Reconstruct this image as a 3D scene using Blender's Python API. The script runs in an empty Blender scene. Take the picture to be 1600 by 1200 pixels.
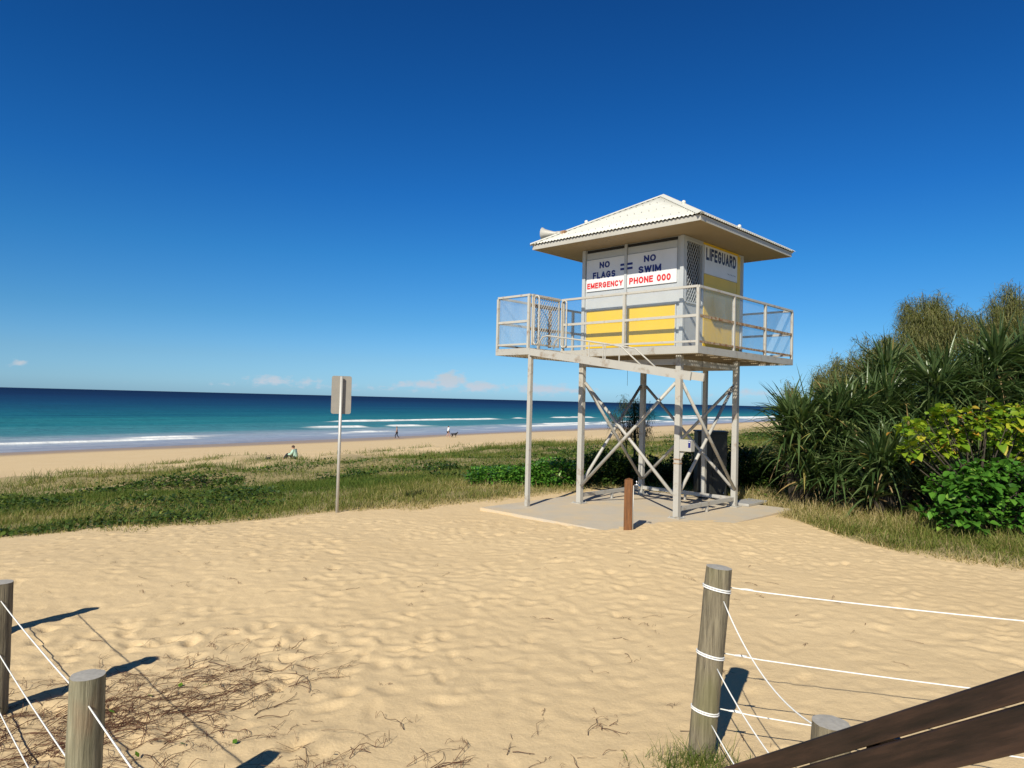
import bpy, math, random
import numpy as np
from mathutils import Vector, Matrix
random.seed(7); R = np.random.RandomState(11)
sc = bpy.context.scene
col = sc.collection
PI = math.pi

# ------------------------------------------------------------------ camera
CAMZ = 1.937; PITCH = 0.023; ROLL = 0.025; FPX = 1081.0
cam = bpy.data.cameras.new("camera"); camo = bpy.data.objects.new("camera", cam); col.objects.link(camo)
cam.sensor_width = 36.0; cam.lens = 36.0 * FPX / 1600.0; cam.clip_start = 0.05; cam.clip_end = 60000
fw = Vector((0, math.cos(PITCH), math.sin(PITCH))); up0 = Vector((0, -math.sin(PITCH), math.cos(PITCH))); rt0 = Vector((1, 0, 0))
# the horizon falls to the right: the camera is rolled a little anticlockwise
rt = rt0 * math.cos(ROLL) + up0 * math.sin(ROLL); upv = up0 * math.cos(ROLL) - rt0 * math.sin(ROLL)
camo.matrix_world = Matrix(((rt.x, upv.x, -fw.x, 0), (rt.y, upv.y, -fw.y, 0), (rt.z, upv.z, -fw.z, CAMZ), (0, 0, 0, 1)))
sc.camera = camo
sc.render.resolution_x = 1024; sc.render.resolution_y = 768

# ------------------------------------------------------------------ light
AZ = math.radians(23.5); EL = math.radians(37.5)          # sunlight travels towards +Y, a little to +X
sun = bpy.data.lights.new("sun", 'SUN'); sun.energy = 4.6; sun.angle = math.radians(0.5); sun.color = (1.0, 0.94, 0.80)
suno = bpy.data.objects.new("sun", sun); col.objects.link(suno)
ldir = Vector((math.sin(AZ) * math.cos(EL), math.cos(AZ) * math.cos(EL), -math.sin(EL)))
suno.rotation_euler = ldir.to_track_quat('-Z', 'Y').to_euler(); suno.location = (0, -5, 30)

w = bpy.data.worlds.new("World"); sc.world = w; w.use_nodes = True
nt = w.node_tree; nt.nodes.clear()
def N(t, ty, **k):
    n = t.nodes.new(ty)
    for a, b in k.items(): setattr(n, a, b)
    return n
out = N(nt, 'ShaderNodeOutputWorld'); bg = N(nt, 'ShaderNodeBackground'); bg.inputs[1].default_value = 0.095
sky = N(nt, 'ShaderNodeTexSky', sky_type='NISHITA'); sky.sun_disc = False; sky.sun_elevation = EL; sky.sun_rotation = PI + AZ
sky.altitude = 0; sky.air_density = 1.0; sky.dust_density = 0.25; sky.ozone_density = 2.0
# small fair-weather clouds low over the sea
tc = N(nt, 'ShaderNodeTexCoord'); sp = N(nt, 'ShaderNodeSeparateXYZ'); nt.links.new(tc.outputs['Generated'], sp.inputs[0])
def M(t, op, a, b=None, c=None, clamp=False):
    n = N(t, 'ShaderNodeMath', operation=op); n.use_clamp = clamp
    for i, v in enumerate((a, b, c)):
        if v is None: continue
        if isinstance(v, (int, float)): n.inputs[i].default_value = v
        else: t.links.new(v, n.inputs[i])
    return n.outputs[0]
def ramp(t, fac, stops, interp='LINEAR'):
    n = N(t, 'ShaderNodeValToRGB'); n.color_ramp.interpolation = interp
    e = n.color_ramp.elements
    while len(e) < len(stops): e.new(0.5)
    for i, (p, c) in enumerate(stops):
        e[i].position = p; e[i].color = (c[0], c[1], c[2], 1) if not isinstance(c, (int, float)) else (c, c, c, 1)
    t.links.new(fac, n.inputs[0]); return n.outputs[0]
def mixc(t, fac, a, b, mode='MIX'):
    n = N(t, 'ShaderNodeMix', data_type='RGBA', blend_type=mode)
    for s, v in ((n.inputs[0], fac), (n.inputs[6], a), (n.inputs[7], b)):
        if isinstance(v, (int, float)): s.default_value = v
        elif isinstance(v, tuple): s.default_value = (v[0], v[1], v[2], 1)
        else: t.links.new(v, s)
    return n.outputs[2]
azm = M(nt, 'ARCTAN2', sp.outputs[0], sp.outputs[1]); elv = M(nt, 'ARCSINE', sp.outputs[2])
cx = N(nt, 'ShaderNodeCombineXYZ'); nt.links.new(M(nt, 'MULTIPLY', M(nt, 'ADD', azm, 7.3), 60.0), cx.inputs[0]); nt.links.new(M(nt, 'MULTIPLY', elv, 110.0), cx.inputs[1])
nz = N(nt, 'ShaderNodeTexNoise'); nz.inputs['Scale'].default_value = 1.0; nz.inputs['Detail'].default_value = 6; nz.inputs['Roughness'].default_value = 0.6
nt.links.new(cx.outputs[0], nz.inputs['Vector'])
def bell(x, c_, w_): return M(nt, 'POWER', 2.718, M(nt, 'MULTIPLY', -1.0, M(nt, 'POWER', M(nt, 'ABSOLUTE', M(nt, 'DIVIDE', M(nt, 'SUBTRACT', x, c_), w_)), 2.0)))
env = 0.0
for (ca_, ce_, wa_, we_, am_) in ((-.335, .019, .035, .007, .75), (-.285, .020, .02, .006, .6), (-.09, .025, .026, .013, 1.0), (-.125, .019, .05, .007, .8), (-.045, .018, .030, .008, .95), (.045, .017, .05, .008, .85), (.10, .015, .03, .005, .7), (.345, .018, .04, .006, .6), (-.62, .028, .012, .005, .6), (-.2, .012, .3, .006, .35), (.22, .012, .3, .005, .3)):
    env = M(nt, 'MAXIMUM', env, M(nt, 'MULTIPLY', M(nt, 'MULTIPLY', bell(azm, ca_, wa_), bell(elv, ce_, we_)), am_))
dens = ramp(nt, M(nt, 'ADD', M(nt, 'MULTIPLY', env, .62), M(nt, 'MULTIPLY', M(nt, 'SUBTRACT', nz.outputs[0], .5), 1.1)), [(.17, 0.0), (.48, 1.0)])
dens = M(nt, 'MULTIPLY', dens, M(nt, 'MULTIPLY', M(nt, 'SUBTRACT', env, .04), 6.0, clamp=True))
skc = mixc(nt, M(nt, 'MULTIPLY', dens, 0.9), sky.outputs[0], (14, 9.0, 6.2))
hs = N(nt, 'ShaderNodeHueSaturation'); hs.inputs['Saturation'].default_value = 1.12; hs.inputs['Hue'].default_value = 0.5
nt.links.new(skc, hs.inputs['Color'])
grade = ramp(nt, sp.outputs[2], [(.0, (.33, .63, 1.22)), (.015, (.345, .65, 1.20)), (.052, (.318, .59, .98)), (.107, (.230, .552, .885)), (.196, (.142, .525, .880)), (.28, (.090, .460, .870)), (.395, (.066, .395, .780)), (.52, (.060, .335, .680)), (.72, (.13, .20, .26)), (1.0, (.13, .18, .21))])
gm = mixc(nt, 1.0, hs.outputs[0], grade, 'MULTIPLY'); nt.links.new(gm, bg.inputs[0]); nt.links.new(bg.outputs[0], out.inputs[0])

sc.view_settings.view_transform = 'Standard'; sc.view_settings.look = 'None'; sc.view_settings.gamma = 1
sc.view_settings.exposure = 0.25; sc.view_settings.use_curve_mapping = False
sc.render.engine = 'CYCLES'
sc.cycles.max_bounces = 8; sc.cycles.transparent_max_bounces = 16

# ------------------------------------------------------------------ numpy noise
def _h(ix, iy, s):
    n = (ix * 374761393 + iy * 668265263 + s * 974711) & 0xFFFFFFFF
    n = ((n ^ (n >> 13)) * 1274126177) & 0xFFFFFFFF
    return ((n ^ (n >> 16)) & 0xFFFF) / 65535.0
def vn(x, y, s=0):
    x = np.asarray(x, float); y = np.asarray(y, float)
    ix = np.floor(x).astype(np.int64); iy = np.floor(y).astype(np.int64); fx = x - ix; fy = y - iy
    ux = fx * fx * fx * (fx * (fx * 6 - 15) + 10); uy = fy * fy * fy * (fy * (fy * 6 - 15) + 10)
    a = _h(ix, iy, s); b = _h(ix + 1, iy, s); c = _h(ix, iy + 1, s); d = _h(ix + 1, iy + 1, s)
    return (a + (b - a) * ux) * (1 - uy) + (c + (d - c) * ux) * uy
def fbm(x, y, s=0, o=4, g=0.5):
    t = 0; a = 1; m = 0
    for k in range(o):
        t = t + a * vn(x * 2 ** k + 17.3 * k, y * 2 ** k - 9.1 * k, s + k); m += a; a *= g
    return t / m
def sm(a, b, x):
    t = np.clip((x - a) / (b - a), 0, 1); return t * t * (3 - 2 * t)

# ------------------------------------------------------------------ terrain function
YAW = 0.769; CY, SY = math.cos(YAW), math.sin(YAW); TX, TY = 2.854, 11.811   # tower axes: x' = f, y' = g
def to_loc(x, y): dx = x - TX; dy = y - TY; return dx * CY - dy * SY, dx * SY + dy * CY
def to_world(f, g): return TX + f * CY + g * SY, TY - f * SY + g * CY
NS = (-0.822, 0.57)
def shore(x, y): return x * NS[0] + y * NS[1]
def along(x, y): return x * 0.57 + y * 0.822
_bx = [-60, -30, -12, -7, -5.4, -3.9, -2.5, -0.67, 0.06, 1.15, 2.7, 3.9, 4.5, 5.0, 5.1, 5.4, 6.1, 8, 14, 60]
_by = [-6, 4.2, 9.0, 10.0, 10.4, 11.0, 11.65, 13.05, 13.8, 14.85, 15.9, 14.6, 13.2, 11.9, 10.4, 9.1, 8.3, 7.3, 5.0, -10]
def vegd(x, y):     # signed depth into the vegetated ground
    return y - np.interp(x, _bx, _by) + (fbm(x * 1.3, y * 1.3, 5, 3) - 0.5) * 0.9
def hbase(x, y):
    s = shore(x, y)
    z = -0.08 * (np.clip(s, 9, 42) - 9) - 0.046 * (np.clip(s, 42, 400) - 42)
    z = z + 0.12 * (np.exp(-((s - 9) / 5.0) ** 2) * -0.3)
    dn = sm(12, 24, s) * (1 - sm(42, 50, s))
    z = z + dn * ((fbm(x * .16, y * .16, 31, 3) - .5) * 1.0 + (fbm(x * .6, y * .6, 33, 2) - .5) * .22)
    z = z + (fbm(x * .35, y * .35, 41, 3) - .5) * .10 * (1 - sm(42, 60, s))
    f, g = to_loc(x, y)
    inside = (1 - sm(2.6, 4.2, np.abs(f + 0.95))) * (1 - sm(2.8, 4.2, np.abs(g - 0.3)))
    z = z * (1 - inside) + (-0.045) * inside
    z = z + 0.10 * np.exp(-0.75 * (((f - 0.95) / 1.0) ** 2 + ((g + 2.0) / 2.35) ** 2))
    return z
def hz(x, y): return float(hbase(np.array([x]), np.array([y]))[0])

# ------------------------------------------------------------------ materials
def newmat(name):
    m = bpy.data.materials.new(name); m.use_nodes = True; t = m.node_tree
    return m, t, t.nodes['Principled BSDF']
def tex(t, ty, scale, detail=3, coord='Object', rough=None, stretch=None, **k):
    c = N(t, 'ShaderNodeTexCoord'); src = c.outputs[coord]
    if stretch:
        mp = N(t, 'ShaderNodeMapping'); mp.inputs['Scale'].default_value = stretch; t.links.new(src, mp.inputs[0]); src = mp.outputs[0]
    n = N(t, ty, **k); n.inputs['Scale'].default_value = scale
    if 'Detail' in n.inputs: n.inputs['Detail'].default_value = detail
    if rough is not None and 'Roughness' in n.inputs: n.inputs['Roughness'].default_value = rough
    t.links.new(src, n.inputs['Vector']); return n.outputs[0]
def bump(t, b, h, strength, dist):
    n = N(t, 'ShaderNodeBump'); n.inputs['Strength'].default_value = strength; n.inputs['Distance'].default_value = dist
    t.links.new(h, n.inputs['Height']); t.links.new(n.outputs[0], b.inputs['Normal'])
def paint(name, c, dirt=(.30, .22, .14), amt=.5, rough=.45, metal=0, scale=6.0, lo=.55, hi=.8, bmp=.15):
    m, t, b = newmat(name)
    n1 = tex(t, 'ShaderNodeTexNoise', scale, 6, rough=.65)
    n2 = tex(t, 'ShaderNodeTexNoise', 1.3, 4, stretch=(3, 3, .7))
    base = mixc(t, M(t, 'MULTIPLY', ramp(t, n2, [(.35, 0.), (.75, 1.)]), .35), c, tuple(v * .82 for v in c))
    cc = mixc(t, M(t, 'MULTIPLY', ramp(t, n1, [(lo, 0.), (hi, 1.)]), amt), base, dirt)
    t.links.new(cc, b.inputs['Base Color']); b.inputs['Roughness'].default_value = rough; b.inputs['Metallic'].default_value = metal
    bump(t, b, n1, bmp, .01); return m
def simple(name, c, rough=.6, metal=0, var=.15, scale=20):
    m, t, b = newmat(name)
    n1 = tex(t, 'ShaderNodeTexNoise', scale, 4)
    t.links.new(mixc(t, n1, tuple(v * (1 - var) for v in c), tuple(min(1, v * (1 + var)) for v in c)), b.inputs['Base Color'])
    b.inputs['Roughness'].default_value = rough; b.inputs['Metallic'].default_value = metal
    bump(t, b, n1, .1, .005); return m
def wood(name, dark, light, stain=None, rough=.85, sc_=14, b_=.6):
    m, t, b = newmat(name)
    g = tex(t, 'ShaderNodeTexNoise', sc_, 8, rough=.7, stretch=(4, 4, .22))
    g2 = tex(t, 'ShaderNodeTexNoise', 3, 3, stretch=(1.5, 1.5, .6))
    cc = ramp(t, g, [(.34, dark), (.5, tuple((a + c) / 2 for a, c in zip(dark, light))), (.66, light)])
    if stain: cc = mixc(t, M(t, 'MULTIPLY', ramp(t, g2, [(.5, 0.), (.66, 1.)]), .6), cc, stain)
    crack = ramp(t, tex(t, 'ShaderNodeTexNoise', 9, 5, stretch=(6, 6, .15)), [(.30, 1.), (.36, 0.)])
    cc = mixc(t, M(t, 'MULTIPLY', crack, .75), cc, tuple(v * .25 for v in dark))
    t.links.new(cc, b.inputs['Base Color']); b.inputs['Roughness'].default_value = rough
    bump(t, b, g, b_, .02); return m
def foliage(name, stops, rough=.45, trans=.22, spec=.4):
    m, t, b = newmat(name)
    a = N(t, 'ShaderNodeAttribute', attribute_name='tint')
    cc = ramp(t, a.outputs['Fac'], stops)
    t.links.new(cc, b.inputs['Base Color']); b.inputs['Roughness'].default_value = rough; b.inputs['Specular IOR Level'].default_value = spec
    tr = N(t, 'ShaderNodeBsdfTranslucent'); t.links.new(mixc(t, 1.0, cc, (1.0, 1.15, .5), 'MULTIPLY'), tr.inputs[0])
    mx = N(t, 'ShaderNodeMixShader'); mx.inputs[0].default_value = trans
    t.links.new(b.outputs[0], mx.inputs[1]); t.links.new(tr.outputs[0], mx.inputs[2])
    t.links.new(mx.outputs[0], t.nodes['Material Output'].inputs[0]); return m

MT = {}
MT['steel'] = paint('painted_steel', (.45, .43, .385), (.23, .15, .08), .75, .5, lo=.55, hi=.72)
MT['cabin'] = paint('cabin_white', (.47, .49, .50), (.36, .33, .28), .35, .5, scale=3)
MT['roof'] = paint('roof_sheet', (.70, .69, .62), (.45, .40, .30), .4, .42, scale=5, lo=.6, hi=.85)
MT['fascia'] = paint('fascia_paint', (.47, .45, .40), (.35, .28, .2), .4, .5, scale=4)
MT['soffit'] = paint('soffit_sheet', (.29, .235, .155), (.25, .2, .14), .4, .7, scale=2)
MT['yellow'] = paint('yellow_panel', (.80, .52, .015), (.60, .45, .10), .3, .4, scale=2, lo=.5, hi=.8, bmp=.05)
MT['board'] = paint('sign_white', (.74, .74, .73), (.6, .58, .52), .3, .35, scale=4, bmp=.02)
MT['navy'] = simple('navy_lettering', (.012, .018, .16), .4)
MT['red'] = simple('red_lettering', (.62, .018, .02), .4)
MT['darkink'] = simple('dark_lettering', (.012, .02, .08), .4)
MT['rust'] = paint('rusty_steel', (.45, .36, .24), (.22, .08, .02), .9, .8, scale=12, lo=.42, hi=.6)
MT['rail'] = paint('aluminium_rail', (.50, .475, .42), (.26, .15, .08), .8, .45, scale=7, lo=.56, hi=.72)
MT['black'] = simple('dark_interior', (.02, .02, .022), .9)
MT['cabinet'] = simple('dark_green_steel', (.010, .011, .008), .5)
MT['galv'] = simple('galvanised_metal', (.52, .50, .46), .5, .35, .12, 30)
MT['chrome'] = simple('chrome', (.7, .7, .7), .2, 1.0)
MT['rope'] = simple('white_rope', (.82, .82, .80), .7, 0, .12, 90)
MT['greypost'] = wood('weathered_pine', (.11, .09, .058), (.30, .255, .17), (.17, .16, .07))
MT['greentop'] = wood('weathered_green_pine', (.12, .11, .065), (.33, .30, .20), (.28, .10, .04))
MT['endgrain'] = simple('grey_end_grain', (.38, .36, .33), .9, 0, .3, 60)
MT['redwood'] = wood('orange_hardwood', (.085, .032, .010), (.25, .10, .028), None, .6)
MT['darkwood'] = paint('dark_stained_wood', (.034, .016, .011), (.012, .006, .004), .7, .42, scale=9, lo=.4, hi=.7, bmp=.25)
MT['concrete'] = paint('concrete', (.52, .455, .36), (.62, .47, .28), .8, .9, scale=1.2, lo=.42, hi=.66)
# panes: cloudy clear plastic
m, t, b = newmat('cloudy_pane'); b.inputs['Base Color'].default_value = (.50, .60, .68, 1); b.inputs['Roughness'].default_value = .12
n1 = tex(t, 'ShaderNodeTexNoise', 2.2, 5, stretch=(2.5, 2.5, .6))
t.links.new(ramp(t, n1, [(.3, .10), (.75, .20)]), b.inputs['Alpha']); MT['pane'] = m
m, t, b = newmat('clear_pane'); b.inputs['Base Color'].default_value = (.50, .60, .68, 1); b.inputs['Roughness'].default_value = .08; b.inputs['Alpha'].default_value = .05; MT['clear'] = m

# sand
m, t, b = newmat('sand')
cN = tex(t, 'ShaderNodeTexNoise', .5, 5); cF = tex(t, 'ShaderNodeTexNoise', 55, 5, rough=.7); cG = tex(t, 'ShaderNodeTexNoise', 600, 2)
sand = mixc(t, cN, (.665, .492, .278), (.75, .575, .345))
sand = mixc(t, M(t, 'MULTIPLY', ramp(t, cF, [(.35, 1.), (.6, 0.)]), .22), sand, (.47, .34, .19))
sand = mixc(t, M(t, 'MULTIPLY', ramp(t, cG, [(.30, 1.), (.42, 0.)]), .45), sand, (.30, .21, .12))
av = N(t, 'ShaderNodeAttribute', attribute_name='veg'); aw = N(t, 'ShaderNodeAttribute', attribute_name='wet')
soil = mixc(t, tex(t, 'ShaderNodeTexNoise', 5, 6), (.15, .14, .05), (.36, .29, .14))
cc = mixc(t, av.outputs['Fac'], sand, soil)
cc = mixc(t, aw.outputs['Fac'], cc, (.34, .235, .15))
t.links.new(cc, b.inputs['Base Color'])
rg = N(t, 'ShaderNodeMapRange'); rg.inputs['To Min'].default_value = .95; rg.inputs['To Max'].default_value = .32
t.links.new(aw.outputs['Fac'], rg.inputs['Value']); t.links.new(rg.outputs[0], b.inputs['Roughness'])
b.inputs['Specular IOR Level'].default_value = .2
bh = M(t, 'ADD', M(t, 'MULTIPLY', cF, .5), M(t, 'MULTIPLY', tex(t, 'ShaderNodeTexNoise', 9, 4), 1.3))
bump(t, b, bh, .45, .02); MT['sand'] = m

# ------------------------------------------------------------------ mesh helpers
def mesh_np(name, V, F, mat, parent=None, attrs=None, smooth=False):
    V = np.asarray(V, np.float32); F = np.asarray(F, np.int32)
    me = bpy.data.meshes.new(name); k = F.shape[1]
    me.vertices.add(len(V)); me.vertices.foreach_set('co', V.ravel())
    me.loops.add(F.size); me.loops.foreach_set('vertex_index', F.ravel())
    me.polygons.add(len(F)); me.polygons.foreach_set('loop_start', np.arange(0, F.size, k, dtype=np.int32))
    me.polygons.foreach_set('loop_total', np.full(len(F), k, np.int32))
    if smooth: me.polygons.foreach_set('use_smooth', np.ones(len(F), bool))
    me.update(calc_edges=True); me.validate()
    for n_, v in (attrs or {}).items():
        a = me.attributes.new(n_, 'FLOAT', 'POINT'); a.data.foreach_set('value', np.asarray(v, np.float32).ravel())
    me.materials.append(mat); o = bpy.data.objects.new(name, me); col.objects.link(o)
    if parent: o.parent = parent
    return o
def tag(o, label=None, cat=None, group=None, kind=None):
    if label: o['label'] = label
    if cat: o['category'] = cat
    if group: o['group'] = group
    if kind: o['kind'] = kind
    return o
def empty(name, loc=(0, 0, 0), rz=0, label=None, cat=None, group=None):
    o = bpy.data.objects.new(name, None); col.objects.link(o); o.location = loc; o.rotation_euler = (0, 0, rz); o.empty_display_size = .2
    return tag(o, label, cat, group)
class MB:
    def __init__(s): s.v = []; s.f = []
    def add(s, vs, fs):
        o = len(s.v); s.v += [tuple(p) for p in vs]; s.f += [tuple(i + o for i in f) for f in fs]; return s
    def box(s, a, b):
        x0, y0, z0 = [min(p, q) for p, q in zip(a, b)]; x1, y1, z1 = [max(p, q) for p, q in zip(a, b)]
        return s.add([(x0, y0, z0), (x1, y0, z0), (x1, y1, z0), (x0, y1, z0), (x0, y0, z1), (x1, y0, z1), (x1, y1, z1), (x0, y1, z1)],
                     [(0, 3, 2, 1), (4, 5, 6, 7), (0, 1, 5, 4), (1, 2, 6, 5), (2, 3, 7, 6), (3, 0, 4, 7)])
    def beam(s, p, q, wd, hg, up=(0, 0, 1)):
        p = Vector(p); q = Vector(q); d = (q - p).normalized(); u = Vector(up)
        if abs(d.dot(u)) > .98: u = Vector((1, 0, 0))
        r = d.cross(u).normalized() * wd / 2; u = r.cross(d).normalized() * hg / 2
        return s.add([p - r - u, p + r - u, p + r + u, p - r + u, q - r - u, q + r - u, q + r + u, q - r + u],
                     [(0, 1, 2, 3), (4, 7, 6, 5), (0, 4, 5, 1), (1, 5, 6, 2), (2, 6, 7, 3), (3, 7, 4, 0)])
    def tube(s, pts, r, n=8, cap=True):
        pts = [Vector(p) for p in pts]; rr = r if isinstance(r, (list, tuple)) else [r] * len(pts); vs = []; fs = []
        prev = None
        for i, p in enumerate(pts):
            d = (pts[min(i + 1, len(pts) - 1)] - pts[max(i - 1, 0)]).normalized()
            if prev is None:
                a = d.orthogonal().normalized()
            else:
                a = (prev - d * prev.dot(d)).normalized()
            prev = a; bb = d.cross(a)
            for k in range(n):
                th = 2 * PI * k / n; vs.append(p + (a * math.cos(th) + bb * math.sin(th)) * rr[i])
        for i in range(len(pts) - 1):
            for k in range(n): fs.append((i * n + k, i * n + (k + 1) % n, (i + 1) * n + (k + 1) % n, (i + 1) * n + k))
        if cap: fs.append(tuple(range(n))[::-1]); fs.append(tuple((len(pts) - 1) * n + k for k in range(n)))
        return s.add(vs, fs)
    def sphere(s, c, r, n=8, m=6, sc3=(1, 1, 1)):
        vs = []; fs = []
        for i in range(m + 1):
            a = PI * i / m
            for k in range(n):
                b_ = 2 * PI * k / n; vs.append((c[0] + r * sc3[0] * math.sin(a) * math.cos(b_), c[1] + r * sc3[1] * math.sin(a) * math.sin(b_), c[2] + r * sc3[2] * math.cos(a)))
        for i in range(m):
            for k in range(n): fs.append((i * n + k, (i + 1) * n + k, (i + 1) * n + (k + 1) % n, i * n + (k + 1) % n))
        return s.add(vs, fs)
    def build(s, name, mat, parent=None, smooth=False, bevel=0):
        me = bpy.data.meshes.new(name); me.from_pydata(s.v, [], s.f); me.materials.append(mat)
        if smooth: me.polygons.foreach_set('use_smooth', [len(p.vertices) == 4 for p in me.polygons])
        o = bpy.data.objects.new(name, me); col.objects.link(o)
        if parent: o.parent = parent
        if bevel:
            md = o.modifiers.new('bevel', 'BEVEL'); md.width = bevel; md.segments = 2; md.limit_method = 'ANGLE'
        return o

# ------------------------------------------------------------------ ground
def axis(lo, d0, d1, hi, step, gr, far):
    a = list(np.arange(d0, d1 + 1e-6, step)); st = step
    while a[-1] < hi: st = min(st * gr, far); a.append(a[-1] + st)
    st = step; l = []
    c = d0
    while c > lo: st = min(st * gr, far); c -= st; l.append(c)
    return np.array(l[::-1] + a)
ax = axis(-160, -6.5, 6.8, 420, .028, 1.035, 12); ay = axis(-8, 2.0, 11.5, 620, .028, 1.03, 12)
XX, YY = np.meshgrid(ax, ay); ZZ = hbase(XX, YY)
vd = vegd(XX, YY); S_ = shore(XX, YY)
# soft wind-worn footprints and ripples in the open sand
mask = (1 - sm(-.2, .5, vd)) * (1 - sm(14, 26, np.hypot(XX, YY)))
wx = XX + (fbm(XX * 1.1, YY * 1.1, 61, 2) - .5) * .8; wy = YY + (fbm(XX * 1.1, YY * 1.1, 67, 2) - .5) * .8
rid = 1 - np.abs(2 * fbm(wx * 2.5, wy * 3.4, 51, 3) - 1)
ZZ += mask * ((rid - .75) * .008 + (fbm(XX * 3.6, YY * 4.8, 53, 3) - .5) * .011 + (fbm(XX * 9, YY * 11, 57, 3) - .5) * .006)
rs = np.random.RandomState(5)
for k in range(5200):
    px = rs.uniform(-6.3, 6.6); py = 2.0 + 9.3 * rs.rand() ** .8
    if rs.rand() > .35 + .65 * float(fbm(np.array([px * .4]), np.array([py * .4]), 71, 2)[0] > .47): continue
    a_ = rs.normal(.35, .8); lx, ly = rs.uniform(.05, .125), rs.uniform(.03, .065); dp = rs.uniform(.002, .0095) * (1 + .9 * (px < -.5) * (py < 6))
    i0, i1 = np.searchsorted(ax, [px - .4, px + .4]); j0, j1 = np.searchsorted(ay, [py - .4, py + .4])
    dx = XX[j0:j1, i0:i1] - px; dy = YY[j0:j1, i0:i1] - py
    u_ = (dx * math.sin(a_) + dy * math.cos(a_)) / lx; v_ = (dx * math.cos(a_) - dy * math.sin(a_)) / ly
    q = u_ * u_ + v_ * v_
    ZZ[j0:j1, i0:i1] += mask[j0:j1, i0:i1] * dp * (-np.exp(-q * .9) + .45 * np.exp(-(np.sqrt(q) - 1.7) ** 2 * 3))
nx, ny = len(ax), len(ay)
idx = np.arange(nx * ny).reshape(ny, nx)
F = np.stack([idx[:-1, :-1], idx[:-1, 1:], idx[1:, 1:], idx[1:, :-1]], -1).reshape(-1, 4)
def vegcover(x, y):
    s = shore(x, y); v = sm(-.05, .35, vegd(x, y))
    far = sm(23, 34, s + (fbm(x * .12, y * .12, 81, 3) - .5) * 16)
    patch = sm(.42, .62, fbm(x * .5, y * .5, 83, 3))
    return v * (1 - far * (1 - .35 * patch)) * (1 - sm(40, 45, s + (fbm(x * .1, y * .1, 85, 2) - .5) * 8))
VC = vegcover(XX, YY) * .8 * sm(.1, 1.0, vd)
wet = sm(64, 71, S_ + (fbm(along(XX, YY) * .03, XX * 0, 91, 2) - .5) * 8) * .85
ground = mesh_np('sand_ground', np.stack([XX, YY, ZZ], -1).reshape(-1, 3), F, MT['sand'], attrs={'veg': VC, 'wet': wet}, smooth=True)
tag(ground, kind='structure', label='pale golden beach sand with soft footprints')
def zsurf(x, y):
    x = np.asarray(x, float); y = np.asarray(y, float)
    i = np.clip(np.searchsorted(ax, x) - 1, 0, nx - 2); j = np.clip(np.searchsorted(ay, y) - 1, 0, ny - 2)
    fx = np.clip((x - ax[i]) / (ax[i + 1] - ax[i]), 0, 1); fy = np.clip((y - ay[j]) / (ay[j + 1] - ay[j]), 0, 1)
    return (ZZ[j, i] * (1 - fx) + ZZ[j, i + 1] * fx) * (1 - fy) + (ZZ[j + 1, i] * (1 - fx) + ZZ[j + 1, i + 1] * fx) * fy
def zs(x, y): return float(zsurf(np.array([x]), np.array([y]))[0])

# ------------------------------------------------------------------ sea
SEA = -4.2
sa = axis(70, 74, 134, 60000, .35, 1.05, 4000); la = axis(-60000, -30, 330, 60000, 1.1, 1.06, 4000)
LL, SS = np.meshgrid(la, sa)
WX = LL * .57 + SS * NS[0]; WY = LL * .822 + SS * NS[1]
near = 1 - sm(160, 420, SS)
swell = (fbm(LL * .012, SS * .075, 101, 2) - .5) * .7 * near * sm(78, 110, SS) + (fbm(LL * .12, SS * .35, 103, 3) - .5) * .18 * near * sm(78, 95, SS)
foam = np.zeros_like(LL); wz = np.zeros_like(LL)
def breaker(s0, l0, l1, h, wdt, amp=2.0, seed=0, gap=.0, tail=3.0):
    global foam, wz
    c = s0 + (fbm(LL * .02, LL * 0, 200 + seed, 3) - .5) * amp * 2
    e = sm(l0, l0 + 9, LL) * (1 - sm(l1 - 9, l1, LL))
    if gap: e = e * sm(gap - .08, gap + .08, fbm(LL * .07, LL * 0 + 3, 300 + seed, 4))
    d = SS - c
    prof = np.where(d < 0, np.exp(-(d / (wdt * .55)) ** 2), np.exp(-(d / (wdt * 1.6)) ** 2))
    wz += h * prof * e
    fo = np.where(d < 0, np.exp(-(d / (wdt * (1.1 + tail * .4))) ** 2), np.exp(-(d / (wdt * .5)) ** 2)) * e
    foam = np.maximum(foam, fo * (0.75 + .5 * fbm(LL * .5, SS * 1.5, 400 + seed, 3)))
breaker(126, 104, 178, .36, 1.3, 1.0, 1); breaker(106.5, 82, 124, .30, 1.2, 1.5, 2, .40)
breaker(88.5, 8, 84, .12, .7, 1.8, 3, .37, 2.2); breaker(90.5, 40, 60, .12, .8, 1, 15); breaker(89, 74, 98, .20, .9, 1, 4, .42, 2.2); breaker(94, 45, 52, .22, 1, .5, 16)
breaker(104, -40, 37, .75, 1.5, 1, 5); breaker(98, 55, 61, .3, 1.0, .5, 6)
breaker(98, 145, 260, .22, 1.0, 1.5, 7, .5); breaker(127, 180, 420, .35, 1.2, 2, 8, .55); breaker(109, 262, 520, .5, 1.6, 2, 9)
breaker(91, 130, 520, .2, 1.1, 2, 10, .45); breaker(100, 330, 600, .4, 1.3, 2, 11, .5)
for k in range(14):
    breaker(150 + 28 * k, -100 + 97 * (k * 7 % 11), 30 + 97 * (k * 7 % 11), .12, 3, 4, 20 + k)
foam *= (SS < 140)
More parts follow.
